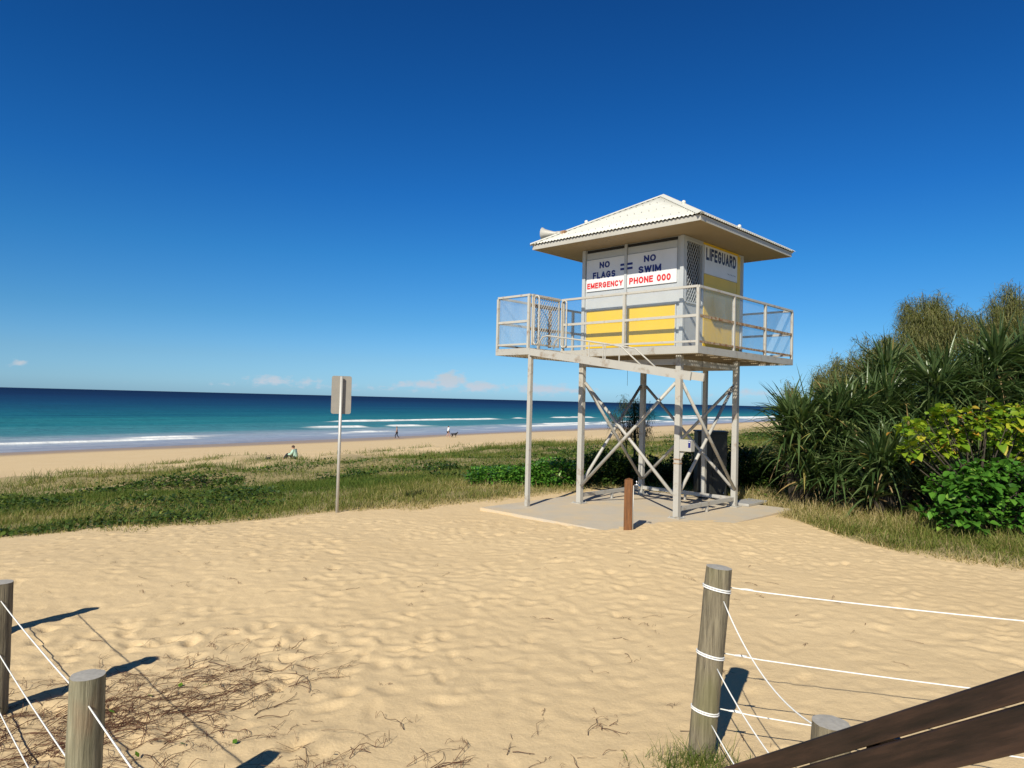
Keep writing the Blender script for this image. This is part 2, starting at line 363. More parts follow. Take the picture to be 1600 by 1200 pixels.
# lacy wash left on the shallow water
lace = sm(.60, .70, fbm(LL * .10, SS * .45, 120, 4)) * sm(78, 84, SS) * (1 - sm(96, 108, SS)) * .35
foam = np.clip(np.maximum(foam, lace * (LL > 90) + lace * .5 * (LL <= 90)), 0, 1)
WZ = SEA + swell + wz
WZ = WZ - .0 * SS
nx2, ny2 = len(la), len(sa); idx = np.arange(nx2 * ny2).reshape(ny2, nx2)
F = np.stack([idx[:-1, :-1], idx[1:, :-1], idx[1:, 1:], idx[:-1, 1:]], -1).reshape(-1, 4)
m, t, b = newmat('sea_water')
c = N(t, 'ShaderNodeAttribute', attribute_name='offshore'); fo = N(t, 'ShaderNodeAttribute', attribute_name='foam')
ld = N(t, 'ShaderNodeAttribute', attribute_name='alongshore'); sd = N(t, 'ShaderNodeAttribute', attribute_name='seaward')
def streak(kl, ks, dt):
    cb = N(t, 'ShaderNodeCombineXYZ'); t.links.new(M(t, 'MULTIPLY', ld.outputs['Fac'], kl), cb.inputs[0]); t.links.new(M(t, 'MULTIPLY', sd.outputs['Fac'], ks), cb.inputs[1])
    n_ = N(t, 'ShaderNodeTexNoise'); n_.inputs['Scale'].default_value = 1; n_.inputs['Detail'].default_value = dt; n_.inputs['Roughness'].default_value = .6; t.links.new(cb.outputs[0], n_.inputs['Vector']); return n_.outputs[0]
big = streak(.012, 16, 5); chop = streak(.05, 90, 4)
dpt = M(t, 'ADD', c.outputs['Fac'], M(t, 'MULTIPLY', M(t, 'SUBTRACT', big, .5), .16))
wc = ramp(t, dpt, [(.0, (.36, .30, .24)), (.07, (.42, .42, .43)), (.16, (.33, .39, .42)), (.24, (.060, .22, .25)), (.34, (.018, .175, .205)), (.45, (.007, .105, .165)), (.60, (.004, .052, .125)), (.78, (.003, .024, .085)), (1., (.0015, .012, .050))])
wc = mixc(t, 1.0, wc, ramp(t, chop, [(.3, (.72, .74, .78)), (.5, (1., 1., 1.)), (.72, (1.35, 1.3, 1.2))]), 'MULTIPLY')  # light and dark of the wave chop painted into the water colour
wc = mixc(t, fo.outputs['Fac'], wc, (.86, .87, .86))
df = N(t, 'ShaderNodeBsdfDiffuse'); gl = N(t, 'ShaderNodeBsdfGlossy'); gl.inputs['Roughness'].default_value = .30; gl.inputs[0].default_value = (.9, .95, 1, 1)
t.links.new(wc, df.inputs[0]); bn = N(t, 'ShaderNodeBump'); bn.inputs['Strength'].default_value = .8; bn.inputs['Distance'].default_value = .35
rip = M(t, 'ADD', tex(t, 'ShaderNodeTexNoise', .55, 4, stretch=(1, 1, 1)), M(t, 'MULTIPLY', tex(t, 'ShaderNodeTexNoise', .09, 3), 4.0))
t.links.new(rip, bn.inputs['Height']); t.links.new(bn.outputs[0], df.inputs['Normal']); t.links.new(bn.outputs[0], gl.inputs['Normal'])
# wind chop keeps the mean reflectance of open water low; the smooth wash at the edge mirrors more sky
rf_ = ramp(t, c.outputs['Fac'], [(0, .45), (.12, .38), (.24, .16), (.4, .10), (1, .07)]); sh_ = N(t, 'ShaderNodeMixShader')
t.links.new(M(t, 'MULTIPLY', rf_, M(t, 'SUBTRACT', 1.0, fo.outputs['Fac'])), sh_.inputs[0]); t.links.new(df.outputs[0], sh_.inputs[1]); t.links.new(gl.outputs[0], sh_.inputs[2])
t.links.new(sh_.outputs[0], t.nodes['Material Output'].inputs[0]); MT['sea'] = m
off = np.interp(SS, [74, 80, 90, 105, 125, 170, 260, 450, 900, 2500], [0, .06, .15, .24, .32, .42, .54, .68, .84, .96])
sea = mesh_np('sea_water', np.stack([WX, WY, WZ], -1).reshape(-1, 3), F, MT['sea'], attrs={'offshore': off, 'foam': foam, 'alongshore': np.sign(LL) * np.log1p(np.abs(LL) / 60) * 60, 'seaward': np.log(SS)}, smooth=True)
tag(sea, kind='structure', label='blue green sea with small white breakers')

# ------------------------------------------------------------------ concrete pad under the tower
mb = MB(); gx = np.linspace(-2.85, .87, 12); gy = np.linspace(-1.9, 2.75, 12)
top = [(x, y, 0.0) for y in gy for x in gx]
mb.add(top, [(j * 12 + i, j * 12 + i + 1, (j + 1) * 12 + i + 1, (j + 1) * 12 + i) for j in range(11) for i in range(11)])
for (a, b_) in (((-2.85, -1.9), (.87, -1.9)), ((.87, -1.9), (.87, 2.75)), ((.87, 2.75), (-2.85, 2.75)), ((-2.85, 2.75), (-2.85, -1.9))):
    mb.add([(a[0], a[1], -.16), (b_[0], b_[1], -.16), (b_[0], b_[1], 0), (a[0], a[1], 0)], [(0, 1, 2, 3)])
pad = mb.build('concrete_pavement', MT['concrete']); pad.location = (TX, TY, 0); pad.rotation_euler = (0, 0, -YAW)
tag(pad, kind='structure', label='sandy concrete pad under the lifeguard tower')

# ------------------------------------------------------------------ lifeguard tower (local x = along sign face, y = away)
L = 2.098; ZD = 2.901; BT = .121; FL = -3.306; FG = -2.422; GL = -1.163; GR = 3.555; FR = .502; G0 = -.287; RT = ZD + 1.0
tw = empty('lifeguard_tower', (TX, TY, 0), -YAW, 'raised white and yellow lifeguard tower on four braced steel legs, standing on a concrete pad', 'lifeguard tower')
zl = ZD - BT - .004
for (x, y) in ((0, 0), (-L, 0), (0, L), (-L, L)):
    mb = MB().box((x - .05, y - .05, .013), (x + .05, y + .05, zl))
    lg = mb.build('leg', MT['steel'], tw, bevel=.006)
    bp = MB().box((x - .11, y - .11, .001), (x + .11, y + .11, .012))
    for sx in (-1, 1):
        for sy in (-1, 1): bp.tube([(x + sx * .085, y + sy * .085, .012), (x + sx * .085, y + sy * .085, .035)], .010, 6)
    bp.build('base_plate', MT['steel'], lg)
MB().box((FG - .037, GL - .037 + .04, .001), (FG + .037, GL + .037 + .04, zl)).build('landing_leg', MT['steel'], tw, bevel=.005)
MB().box((-.80, L + .17, .13), (-.72, L + .25, zl)).build('back_post', MT['steel'], tw)
# diagonal braces
zt, zb = 2.30, .34
for (a, b_, off_) in (((-L, 0), (0, 0), (0, 1)), ((0, 0), (0, L), (1, 0)), ((-L, L), (0, L), (0, 1)), ((-L, 0), (-L, L), (1, 0))):
    for s_, (p, q) in ((-.03, (a, b_)), (.03, (b_, a))):
        ox, oy = off_[0] * s_, off_[1] * s_
        d = Vector((q[0] - p[0], q[1] - p[1])).normalized() * .05
        MB().tube([(p[0] + ox + d.x, p[1] + oy + d.y, zb), (q[0] + ox - d.x, q[1] + oy - d.y, zt)], .030, 10).build('brace', MT['steel'], tw, smooth=True)
    d = Vector((b_[0] - a[0], b_[1] - a[1])).normalized() * .052
    MB().beam((a[0] + d.x, a[1] + d.y, 2.66), (b_[0] - d.x, b_[1] - d.y, 2.66), .05, .10).build('cross_beam', MT['steel'], tw)
    if a == (-L, 0) and b_ == (0, 0): continue
    mb = MB().beam((a[0] + d.x, a[1] + d.y, .15), (b_[0] - d.x, b_[1] - d.y, .15), .05, .07)
    mx_, my_ = (a[0] + b_[0]) / 2, (a[1] + b_[1]) / 2; mb.box((mx_ - .02, my_ - .02, .002), (mx_ + .02, my_ + .02, .114))
    mb.build('base_rail', MT['steel'], tw)
# deck frame
mb = MB(); e = .05; z0, z1 = ZD - BT, ZD
mb.box((FG, G0, z0), (FR, G0 + e, z1)); mb.box((FR - e, G0 + e + .001, z0), (FR, GR, z1)); mb.box((FL, GR - e, z0), (FR - e - .001, GR, z1))
mb.box((FL, GL, z0), (FL + e, GR - e - .001, z1)); mb.box((FL + e + .001, GL, z0), (FG, GL + e, z1)); mb.box((FG - e, GL + e + .001, z0), (FG, G0 + e, z1))
mb.build('deck_frame', MT['steel'], tw)
mb = MB()
for y in np.arange(.0, GR - .1, .52): mb.box((FL + e + .002, y, z0 + .005), (FR - e - .002, y + .045, z1 - .045))
mb.box((FL + e + .002, -.62, z0 + .005), (FG - e - .002, -.58, z1 - .045))
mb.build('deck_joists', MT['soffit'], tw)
mb = MB()      # open bar grating: light falls through it
for x in np.arange(FL + .07, FR - .06, .040):
    y0 = GL + .052 if x < FG - .055 else G0 + .052
    mb.box((x, y0, ZD - .024), (x + .006, GR - .052, ZD - .006))
for y in np.arange(G0 + .06, GR - .06, .085): mb.box((FL + .052, y, ZD - .030), (FR - .052, y + .008, ZD - .014))
for y in np.arange(GL + .06, G0, .085): mb.box((FL + .052, y, ZD - .030), (FG - .052, y + .008, ZD - .014))
mb.build('deck_grating', MT['rust'], tw)
# cabin
CX0, CX1, CY0, CY1, CZ0, CZ1 = -2.10, .05, .0, 2.17, ZD + .012, 4.835
th = .04
MB().box((CX0, CY0, CZ0), (CX1 - th, CY0 + th, CZ1)).build('front_wall', MT['cabin'], tw)
MB().box((CX0, CY0 + th + .001, CZ0), (CX0 + th, CY1 - th - .001, CZ1)).build('side_wall', MT['cabin'], tw)
MB().box((CX0, CY1 - th, CZ0), (CX1 - th, CY1, CZ1)).build('rear_wall', MT['cabin'], tw)
mb = MB(); x0, x1 = CX1 - th + .001, CX1
mb.box((x0, .0, CZ0), (x1, .60, 3.70)); mb.box((x0, .0, 4.76), (x1, .60, CZ1)); mb.box((x0, .0, 3.70), (x1, .05, 4.76)); mb.box((x0, .60, CZ0), (x1, CY1, CZ1))
mb.build('mesh_side_wall', MT['cabin'], tw)
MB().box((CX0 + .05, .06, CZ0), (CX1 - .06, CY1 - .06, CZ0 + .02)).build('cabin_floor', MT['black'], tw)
MB().box((CX1 - .11, .05, 3.66), (CX1 - .10, .64, CZ1 - .02)).build('interior_dark_sheet', MT['black'], tw)  # added black sheet stands in for the unlit cabin interior behind the mesh
for (x, y) in ((CX1 - .02, CY0 - .01), (CX0 + .01, CY0 - .01), (CX1 - .02, CY1), (CX0 + .01, CY1)):
    MB().box((x - .035, y - .035, CZ0), (x + .035, y + .035, CZ1 - .002)).build('corner_post', MT['cabin'], tw, bevel=.005)
MB().box((-1.155, -.040, CZ0), (-1.105, -.001, CZ1 - .002)).build('mullion', MT['cabin'], tw)
for (a, b_) in ((-2.035, -1.16), (-1.10, -.075)):
    MB().box((a + .02, -.014, 2.95), (b_ - .02, -.002, 3.655)).build('yellow_panel', MT['yellow'], tw)
    mb = MB(); mb.box((a, -.03, 3.665), (b_, -.002, 3.70)); mb.box((a, -.03, 2.915), (b_, -.002, 2.942))
    mb.box((a, -.03, 2.943), (a + .018, -.002, 3.664)); mb.box((b_ - .018, -.03, 2.943), (b_, -.002, 3.664)); mb.build('panel_frame', MT['cabin'], tw)
    MB().box((a, -.012, 4.645), (b_, -.002, 4.765)).build('upper_panel', MT['cabin'], tw)
    MB().box((a, -.008, 4.775), (b_, -.001, 4.825)).build('dark_gap', MT['black'], tw)  # flat black strip drawn for the dark gap below the soffit
def arc(cx, cy, rx, ry, a0, a1, n=10):
    return [(cx + rx * math.cos(math.radians(a0 + (a1 - a0) * i / n)), cy + ry * math.sin(math.radians(a0 + (a1 - a0) * i / n))) for i in range(n + 1)]
# block capitals drawn as constant-width strokes: (width, [centre lines]), height 1
GL_ = {
 'A': (.78, [[(0, 0), (.39, 1), (.78, 0)], [(.16, .30), (.62, .30)]]), 'C': (.74, [arc(.38, .5, .38, .5, 42, 318, 18)]),
 'D': (.72, [[(0, 0), (0, 1), (.34, 1)] + arc(.34, .5, .38, .5, 90, -90, 12)[1:] + [(0, 0)]]),
 'E': (.60, [[(.6, 1), (0, 1), (0, 0), (.6, 0)], [(0, .53), (.54, .53)]]), 'F': (.56, [[(.56, 1), (0, 1), (0, 0)], [(0, .52), (.5, .52)]]),
 'G': (.78, [arc(.39, .5, .39, .5, 42, 325, 18) + [(.74, .46), (.42, .46)]]), 'H': (.70, [[(0, 0), (0, 1)], [(.7, 0), (.7, 1)], [(0, .52), (.7, .52)]]),
 'I': (.0, [[(0, 0), (0, 1)]]), 'L': (.54, [[(0, 1), (0, 0), (.54, 0)]]), 'M': (.84, [[(0, 0), (0, 1), (.42, .12), (.84, 1), (.84, 0)]]),
 'N': (.70, [[(0, 0), (0, 1), (.7, 0), (.7, 1)]]), 'O': (.80, [arc(.40, .5, .40, .5, 90, 450, 24)]), '0': (.62, [arc(.31, .5, .31, .5, 90, 450, 24)]),
 'P': (.62, [[(0, 0), (0, 1), (.36, 1)] + arc(.36, .74, .26, .26, 90, -90, 8)[1:] + [(0, .48)]]),
 'R': (.68, [[(0, 0), (0, 1), (.38, 1)] + arc(.38, .75, .26, .25, 90, -90, 8)[1:] + [(0, .50)], [(.34, .50), (.68, 0)]]),
 'S': (.64, [arc(.32, .745, .29, .255, 28, 270, 12) + arc(.32, .245, .32, .245, 90, -155, 12)[1:]]),
 'U': (.70, [[(0, 1), (0, .34)] + arc(.35, .34, .35, .34, 180, 360, 12)[1:] + [(.7, 1)]]),
 'W': (1.08, [[(0, 1), (.27, 0), (.54, .92), (.81, 0), (1.08, 1)]]), 'Y': (.74, [[(0, 1), (.37, .46), (.74, 1)], [(.37, .46), (.37, 0)]]), ' ': (.25, [])}
def text(parent, body, mat, size, x, y, z, rot='front', bold=.29, name='lettering'):
    W_, H_ = size; tk = bold; cur = 0; strokes = []
    for ch in body:
        wd, ls_ = GL_[ch]
        strokes += [[(cur + px_, py_) for px_, py_ in l_] for l_ in ls_]; cur += wd + tk + .14
    cut = []
    for l_ in strokes:
        run = [l_[0]]
        for i in range(1, len(l_)):
            run.append(l_[i])
            if i < len(l_) - 1:
                a_ = Vector(l_[i]) - Vector(l_[i - 1]); b_ = Vector(l_[i + 1]) - Vector(l_[i])
                if a_.angle(b_) > math.radians(50): cut.append(run); run = [l_[i]]
        cut.append(run)
    strokes = cut
    tot = cur - .14; vs_ = []; fs_ = []
    sxx = W_ / tot; syy = H_ / (1 + tk * H_ / H_)
    hw = tk / 2
    for li, l_ in enumerate(strokes):
        p2 = [Vector(p) for p in l_]; closed = (p2[0] - p2[-1]).length < 1e-4; n_ = len(p2); base = len(vs_)
        for i, p in enumerate(p2):
            pa = p2[i - 1] if i else (p2[-2] if closed else None); pb = p2[i + 1] if i < n_ - 1 else (p2[1] if closed else None)
            d0 = (p - pa).normalized() if pa is not None else (pb - p).normalized(); d1 = (pb - p).normalized() if pb is not None else d0
            m_ = d0 + d1
            m_ = m_.normalized() if m_.length > .25 else d0
            nn_ = Vector((-m_.y, m_.x)); k_ = min(1 / max(.42, nn_.dot(Vector((-d0.y, d0.x)))), 1.9)
            q_ = p
            if not closed and i == 0: q_ = p - d0 * hw * .9
            if not closed and i == n_ - 1: q_ = p + d1 * hw * .9
            for sgn in (1, -1):
                c_ = q_ + nn_ * hw * k_ * sgn
                a_ = (c_.x + hw) * sxx - W_ / 2; b_ = (min(max(c_.y, -hw), 1 + hw) + hw) * syy
                e_ = .0010 + .00022 * (li % 9)
                vs_.append((x + a_, y - e_, z + b_) if rot == 'front' else (x + e_, y + a_, z + b_))
        for i in range(n_ - 1):
            k_ = base + 2 * i; fs_.append((k_, k_ + 1, k_ + 3, k_ + 2))
    return MB().add(vs_, fs_).build(name, mat, parent)
sb = MB().box((-2.03, -.022, 4.035), (-1.162, -.003, 4.632)).build('sign_board', MT['board'], tw); sb['label'] = 'white board reading NO FLAGS, EMERGENCY'
yy = -.0245
text(sb, 'NO', MT['navy'], (.235, .120), -1.61, yy, 4.455); text(sb, 'FLAGS', MT['navy'], (.52, .125), -1.62, yy, 4.265)
text(sb, 'EMERGENCY', MT['red'], (.82, .108), -1.60, yy, 4.085, bold=.29)
for zz_ in (4.445, 4.365): MB().box((-1.25, yy - .001, zz_), (-1.163, yy + .002, zz_ + .04)).build('equals_bar', MT['navy'], sb)
sb = MB().box((-1.098, -.022, 4.035), (-.078, -.003, 4.632)).build('sign_board', MT['board'], tw); sb['label'] = 'white board reading NO SWIM, PHONE 000'
text(sb, 'NO', MT['navy'], (.25, .120), -.62, yy, 4.455); text(sb, 'SWIM', MT['navy'], (.47, .125), -.62, yy, 4.265)
text(sb, 'PHONE 000', MT['red'], (.86, .118), -.62, yy, 4.085, bold=.29)
for zz_ in (4.445, 4.365): MB().box((-1.097, yy - .001, zz_), (-.985, yy + .002, zz_ + .04)).build('equals_bar', MT['navy'], sb)
# right side
MB().box((CX1 + .001, .68, 2.95), (CX1 + .010, 1.93, 4.27)).build('yellow_panel', MT['yellow'], tw)
MB().box((CX1 + .001, .65, 4.79), (CX1 + .008, 2.0, 4.83)).build('yellow_strip', MT['yellow'], tw)
MB().box((CX1 + .001, 1.95, 2.95), (CX1 + .008, 2.08, 4.79)).build('yellow_strip', MT['yellow'], tw)
sb = MB().box((CX1 + .002, .68, 4.28), (CX1 + .016, 1.93, 4.785)).build('sign_board', MT['board'], tw); sb['label'] = 'white board reading LIFEGUARD'
text(sb, 'LIFEGUARD', MT['darkink'], (1.15, .225), CX1 + .0165, 1.30, 4.525, rot='side', bold=.30)
mb = MB(); q = [(CX1 + .0175, 1.52 + .04 * i, 4.385 + .008 * math.sin(i * 2.1)) for i in range(10)]; mb.tube(q, .003, 4); mb.build('small_script', MT['darkink'], sb)
mb = MB(); mb.box((CX1 + .001, .02, 3.70), (CX1 + .02, .06, 4.78)); mb.box((CX1 + .001, .60, 3.70), (CX1 + .02, .64, 4.78)); mb.box((CX1 + .001, .06, 4.75), (CX1 + .02, .60, 4.78)); mb.box((CX1 + .001, .06, 3.68), (CX1 + .02, .60, 3.71))
mb.build('mesh_frame', MT['cabin'], tw)
def diamond(mb, mk, u0, u1, v0, v1, pu, pv, r):
    # crossed diagonal wires clipped to a rectangle; mk maps (u, v) to a point
    sl = pv / pu; k = u0 - (v1 - v0) / sl
    for sg in (1, -1):
        c_ = u0 - (v1 - v0) / sl if sg == 1 else u0
        end = u1 if sg == 1 else u1 + (v1 - v0) / sl
        while c_ < end:
            pts = []
            ua = max(u0, c_) if sg == 1 else max(u0, c_ - (v1 - v0) / sl); ub = min(u1, c_ + (v1 - v0) / sl) if sg == 1 else min(u1, c_)
            if ub > ua + .005:
                va = v0 + (ua - c_) * sl if sg == 1 else v0 + (c_ - ua) * sl; vb = v0 + (ub - c_) * sl if sg == 1 else v0 + (c_ - ub) * sl
                mb.tube([mk(ua, va), mk(ub, vb)], r, 4, cap=False)
            c_ += pu
    return mb
diamond(MB(), lambda u, v: (CX1 + .006, u, v), .06, .60, 3.71, 4.75, .078, .115, .0048).build('window_mesh', MT['cabin'], tw)
# roof
EF0, EF1, EG0, EG1, EZ, ET, AZT = -2.823, .741, -.711, 2.82, 4.838, .086, 5.967
AC = ((EF0 + EF1) / 2, (EG0 + EG1) / 2)
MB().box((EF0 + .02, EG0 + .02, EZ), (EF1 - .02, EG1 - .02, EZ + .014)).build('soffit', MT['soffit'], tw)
mb = MB(); q = .02
mb.box((EF0, EG0, EZ - .004), (EF1, EG0 + q - .001, EZ + ET)); mb.box((EF0, EG1 - q + .001, EZ - .004), (EF1, EG1, EZ + ET))
mb.box((EF0, EG0 + q, EZ - .004), (EF0 + q - .001, EG1 - q, EZ + ET)); mb.box((EF1 - q + .001, EG0 + q, EZ - .004), (EF1, EG1 - q, EZ + ET)); mb.build('fascia', MT['fascia'], tw)
rf = None
vs = []; fs = []
ov = .035; A0, A1, B0, B1 = EF0 - ov, EF1 + ov, EG0 - ov, EG1 + ov; zE = EZ + ET + .012
for side in range(4):
    n_ = 6 * 47
    base = len(vs); ln = (A1 - A0) if side % 2 == 0 else (B1 - B0); hf = ln / 2; dep_ = ((B1 - B0) if side % 2 == 0 else (A1 - A0)) / 2
    for i in range(n_ + 1):
        u_ = -hf + ln * i / n_; hgt = 1 - abs(u_) / hf; zo = .010 * math.sin(2 * PI * (u_ / .076)); 
        for k in range(5):
            tt = hgt * k / 4
            x_ = u_; y_ = -dep_ + dep_ * tt; z_ = zE + (AZT - zE) * tt + zo
            X_, Y_ = [(x_, y_), (-y_, x_), (-x_, -y_), (y_, -x_)][side]
            vs.append((AC[0] + X_, AC[1] + Y_, z_))
    for i in range(n_):
        for k in range(4):
            a = base + i * 5 + k; fs.append((a, a + 5, a + 6, a + 1))
rf = MB().add(vs, fs).build('roof', MT['roof'], tw, smooth=True)
md = rf.modifiers.new('thickness', 'SOLIDIFY'); md.thickness = .003
for (cx_, cy_) in ((A0, B0), (A1, B0), (A1, B1), (A0, B1)):
    p = Vector((cx_, cy_, zE + .006)); q = Vector((AC[0], AC[1], AZT + .006)); d = (q - p); n2 = Vector((d.y, -d.x, 0)).normalized()
    mb = MB(); r_ = .075
    mb.add([p - n2 * r_ + Vector((0, 0, -.022)), p + Vector((0, 0, .02)), p + n2 * r_ + Vector((0, 0, -.022)), q - n2 * r_ + Vector((0, 0, -.022)), q + Vector((0, 0, .02)), q + n2 * r_ + Vector((0, 0, -.022))],
           [(0, 1, 4, 3), (1, 2, 5, 4)])
    cp_ = mb.build('ridge_cap', MT['roof'], rf)
    c_ = p.lerp(q, .42); MB().sphere((c_.x, c_.y, c_.z + .028), .038, 10, 6).build('vent_cap', MT['roof'], rf, smooth=True)
mb = MB()
for side in range(4):
    for row in (.12, .42, .7):
        k = 0
        hfl = (A1 - A0) / 2
        while k < 22:
            u_ = (-hfl + .16 + k * .155); k += 1
            if abs(u_) > hfl * (1 - row) - .12: continue
            dep_ = (B1 - B0) / 2; x_ = u_; y_ = -dep_ + dep_ * row; z_ = zE + (AZT - zE) * row + .012
            X_, Y_ = [(x_, y_), (-y_, x_), (-x_, -y_), (y_, -x_)][side]; mb.sphere((AC[0] + X_, AC[1] + Y_, z_), .011, 5, 4)
tag(mb.build('roof_screws', MT['galv'], rf), kind='stuff')
# loudspeaker bolted to the left roof corner
ls = MB(); c0 = Vector((EF0 + .33, EG0 + .34, EZ + .33)); dr = Vector((-.62, -.2, .05)).normalized(); 
prof = [(.0, .035), (.08, .04), (.17, .062), (.26, .085), (.32, .12)]
ls.tube([c0 + dr * a for a, r in prof], [r for a, r in prof], 14, cap=False); ls.tube([c0 - dr * .08, c0 + dr * .02], .045, 12)
spk = ls.build('loudspeaker', MT['fascia'], tw, smooth=True)
mb = MB().box(c0 - Vector((-.02, -.02, .14)), c0 + Vector((.06, .02, -.03))).box(c0 + Vector((.10, -.03, -.10)), c0 + Vector((.20, .05, .03))); mb.build('bracket', MT['rust'], spk)
# railings
def rail_run(p, q, posts, name='railing', rusty=False, pane='pane'):
    mt = MT['rail']; p = Vector((p[0], p[1], 0)); q = Vector((q[0], q[1], 0)); d = (q - p).normalized(); ln = (q - p).length
    r_ = MB().beam(p + Vector((0, 0, RT - .02)), q + Vector((0, 0, RT - .02)), .05, .038).build(name, mt, tw)
    MB().beam(p + d * .026 + Vector((0, 0, ZD + .50)), q - d * .026 + Vector((0, 0, ZD + .50)), .034, .045).build('middle_rail', MT['rust'] if rusty else mt, r_)
    MB().beam(p + d * .026 + Vector((0, 0, ZD + .075)), q - d * .026 + Vector((0, 0, ZD + .075)), .03, .035).build('bottom_rail', MT['rust'] if rusty else mt, r_)
    for s_ in posts:
        c_ = p + d * s_; MB().beam((c_.x, c_.y, ZD + .001), (c_.x, c_.y, RT - .04), .046, .046).build('rail_post', mt, r_)
    ps = sorted(set([0] + [min(max(a, 0), ln) for a in posts] + [ln]))
    nn = Vector((d.y, -d.x, 0)) * .0
    for a, b_ in zip(ps, ps[1:]):
        if b_ - a < .2: continue
        for (za, zb_) in ((ZD + .094, ZD + .476), (ZD + .524, RT - .041)):
            A = p + d * (a + .025); B = p + d * (b_ - .025)
            MB().beam(A + Vector((0, 0, (za + zb_) / 2)), B + Vector((0, 0, (za + zb_) / 2)), .005, zb_ - za).build('pane', MT[pane], r_)
i_ = .025
rail_run((FG, G0 + i_), (FR - i_, G0 + i_), [.035, FG * -1 - .977, FR - i_ - FG], pane='clear')
rail_run((FR - i_, G0 + i_), (FR - i_, GR - i_), [.977 - G0, 2.256 - G0, GR - i_ - G0 - .02], rusty=True)
rail_run((FR - i_, GR - i_), (FL + i_, GR - i_), [1.25, 2.5, 3.73])
rail_run((FL + i_, GR - i_), (FL + i_, GL + i_), [1.2, 2.4, 3.5, 4.67])
rail_run((FL + i_, GL + i_), (FG - i_, GL + i_), [.80])
# gate on the landing
xg = FG - .025
gt = MB().beam((xg, GL + .09, ZD + .06), (xg, GL + .09, RT - .03), .03, .03).beam((xg, G0 - .04, ZD + .06), (xg, G0 - .04, RT - .03), .03, .03)\
    .beam((xg, GL + .105, RT - .045), (xg, G0 - .055, RT - .045), .03, .03).beam((xg, GL + .105, ZD + .075), (xg, G0 - .055, ZD + .075), .03, .03).build('gate', MT['rail'], tw)
diamond(MB(), lambda u, v: (xg, u, v), GL + .105, G0 - .055, ZD + .09, RT - .06, .065, .10, .0055).build('gate_mesh', MT['cabin'], gt)
MB().beam((xg - .07, GL + .12, ZD + .80), (xg - .07, G0 - .06, ZD + .80), .035, .05).beam((xg - .07, GL + .12, ZD + .36), (xg - .07, G0 - .06, ZD + .36), .03, .045).beam((xg - .07, -.50, ZD + .05), (xg - .07, -.50, ZD + .77), .045, .045).build('latch_frame', MT['rust'], gt)
MB().beam((xg, GL + .07, RT - .018), (xg, G0 - .02, RT - .018), .05, .036).build('gate_header', MT['rail'], gt)
for y_ in (GL + .07, G0 - .02):
    pts = []
    xa, xb, za, zb_ = FG + .03, FG + .15, ZD + .06, RT - .04; r_ = .06
    loop = []
    for (cx_, cz_, a0) in ((xb - r_, zb_ - r_, 0), (xa + r_, zb_ - r_, 90), (xa + r_, za + r_, 180), (xb - r_, za + r_, 270)):
        for k in range(5):
            a = math.radians(a0 + 90 * k / 4); loop.append((cx_ + r_ * math.cos(a), y_, cz_ + r_ * math.sin(a)))
    loop.append(loop[0]); MB().tube(loop, .015, 8, cap=False).build('grab_loop', MT['rail'], gt, smooth=True)
# folding stair hanging almost level from the landing
P0 = Vector((FG + .03, -1.18, 2.825)); P1 = Vector((.89, -1.18, 2.355)); 
st = MB().beam(P0, P1, .035, .125).build('stair', MT['steel'], tw); st['label'] = 'folding ladder stair hanging almost level'
dy = Vector((0, .40, 0)); MB().beam(P0 + dy, P1 + dy, .035, .125).build('stringer', MT['steel'], st)
mb = MB()
for k in range(12):
    c_ = P0.lerp(P1, .05 + k * .075); mb.box(c_ + Vector((-.015, .02, -.045)), c_ + Vector((.035, .38, .045)))
mb.build('tread', MT['rust'], st)
for dd in (Vector((0, 0, 0)), dy):
    a = [(-2.17, 2.90), (-2.15, 3.02), (-2.08, 3.085), (-1.98, 3.10), (-1.2, 2.985), (-.50, 2.87), (-.38, 2.845), (.03, 2.52)]
    MB().tube([(x, P0.y + dd.y, z) for x, z in a], .013, 8).build('handrail', MT['rail'], st, smooth=True)
    for x in (-1.04, -.70):
        zt_ = np.interp(x, [p[0] for p in a], [p[1] for p in a]); zb_ = P0.z + (x - P0.x) / (P1.x - P0.x) * (P1.z - P0.z) + .06
        MB().tube([(x, P0.y + dd.y, zb_), (x, P0.y + dd.y, float(zt_))], .011, 8).build('handrail_post', MT['rail'], st)
# meter box strapped to the near leg
bx = MB().box((.052, -.05, 1.14), (.275, .08, 1.34)).build('meter_box', MT['steel'], tw, bevel=.008)
MB().box((.225, -.056, 1.21), (.268, -.051, 1.325)).build('sticker', MT['navy'], bx); MB().box((.232, -.060, 1.296), (.261, -.057, 1.313)).build('sticker_mark', MT['board'], bx)
MB().add([(.052, -.01, 1.128), (.13, -.01, 1.128), (.052, -.01, .98), (.052, .01, 1.128), (.13, .01, 1.128), (.052, .01, .98)], [(0, 1, 2), (3, 5, 4), (0, 2, 5, 3), (1, 4, 5, 2), (0, 3, 4, 1)]).build('bracket', MT['steel'], bx)
MB().tube([(.25, .0, 1.14), (.275, .0, 1.05), (.26, .0, .98)], .006, 6).build('cable', MT['black'], bx)
for zc in (.92, .99):
    MB().add([(-.056, -.056, zc), (.056, -.056, zc), (.056, .056, zc), (.051, .056, zc), (.051, -.051, zc), (-.056, -.051, zc)] + [(-.056, -.056, zc + .02), (.056, -.056, zc + .02), (.056, .056, zc + .02), (.051, .056, zc + .02), (.051, -.051, zc + .02), (-.056, -.051, zc + .02)],
        [(0, 5, 4, 1), (1, 4, 3, 2), (6, 7, 10, 11), (7, 8, 9, 10), (0, 1, 7, 6), (1, 2, 8, 7)]).build('strap', MT['rust'], tw)
MB().tube([(.15, .5, ZD - .14), (.152, .5, 1.9)], .003, 4).build('hanging_wire', MT['black'], tw)
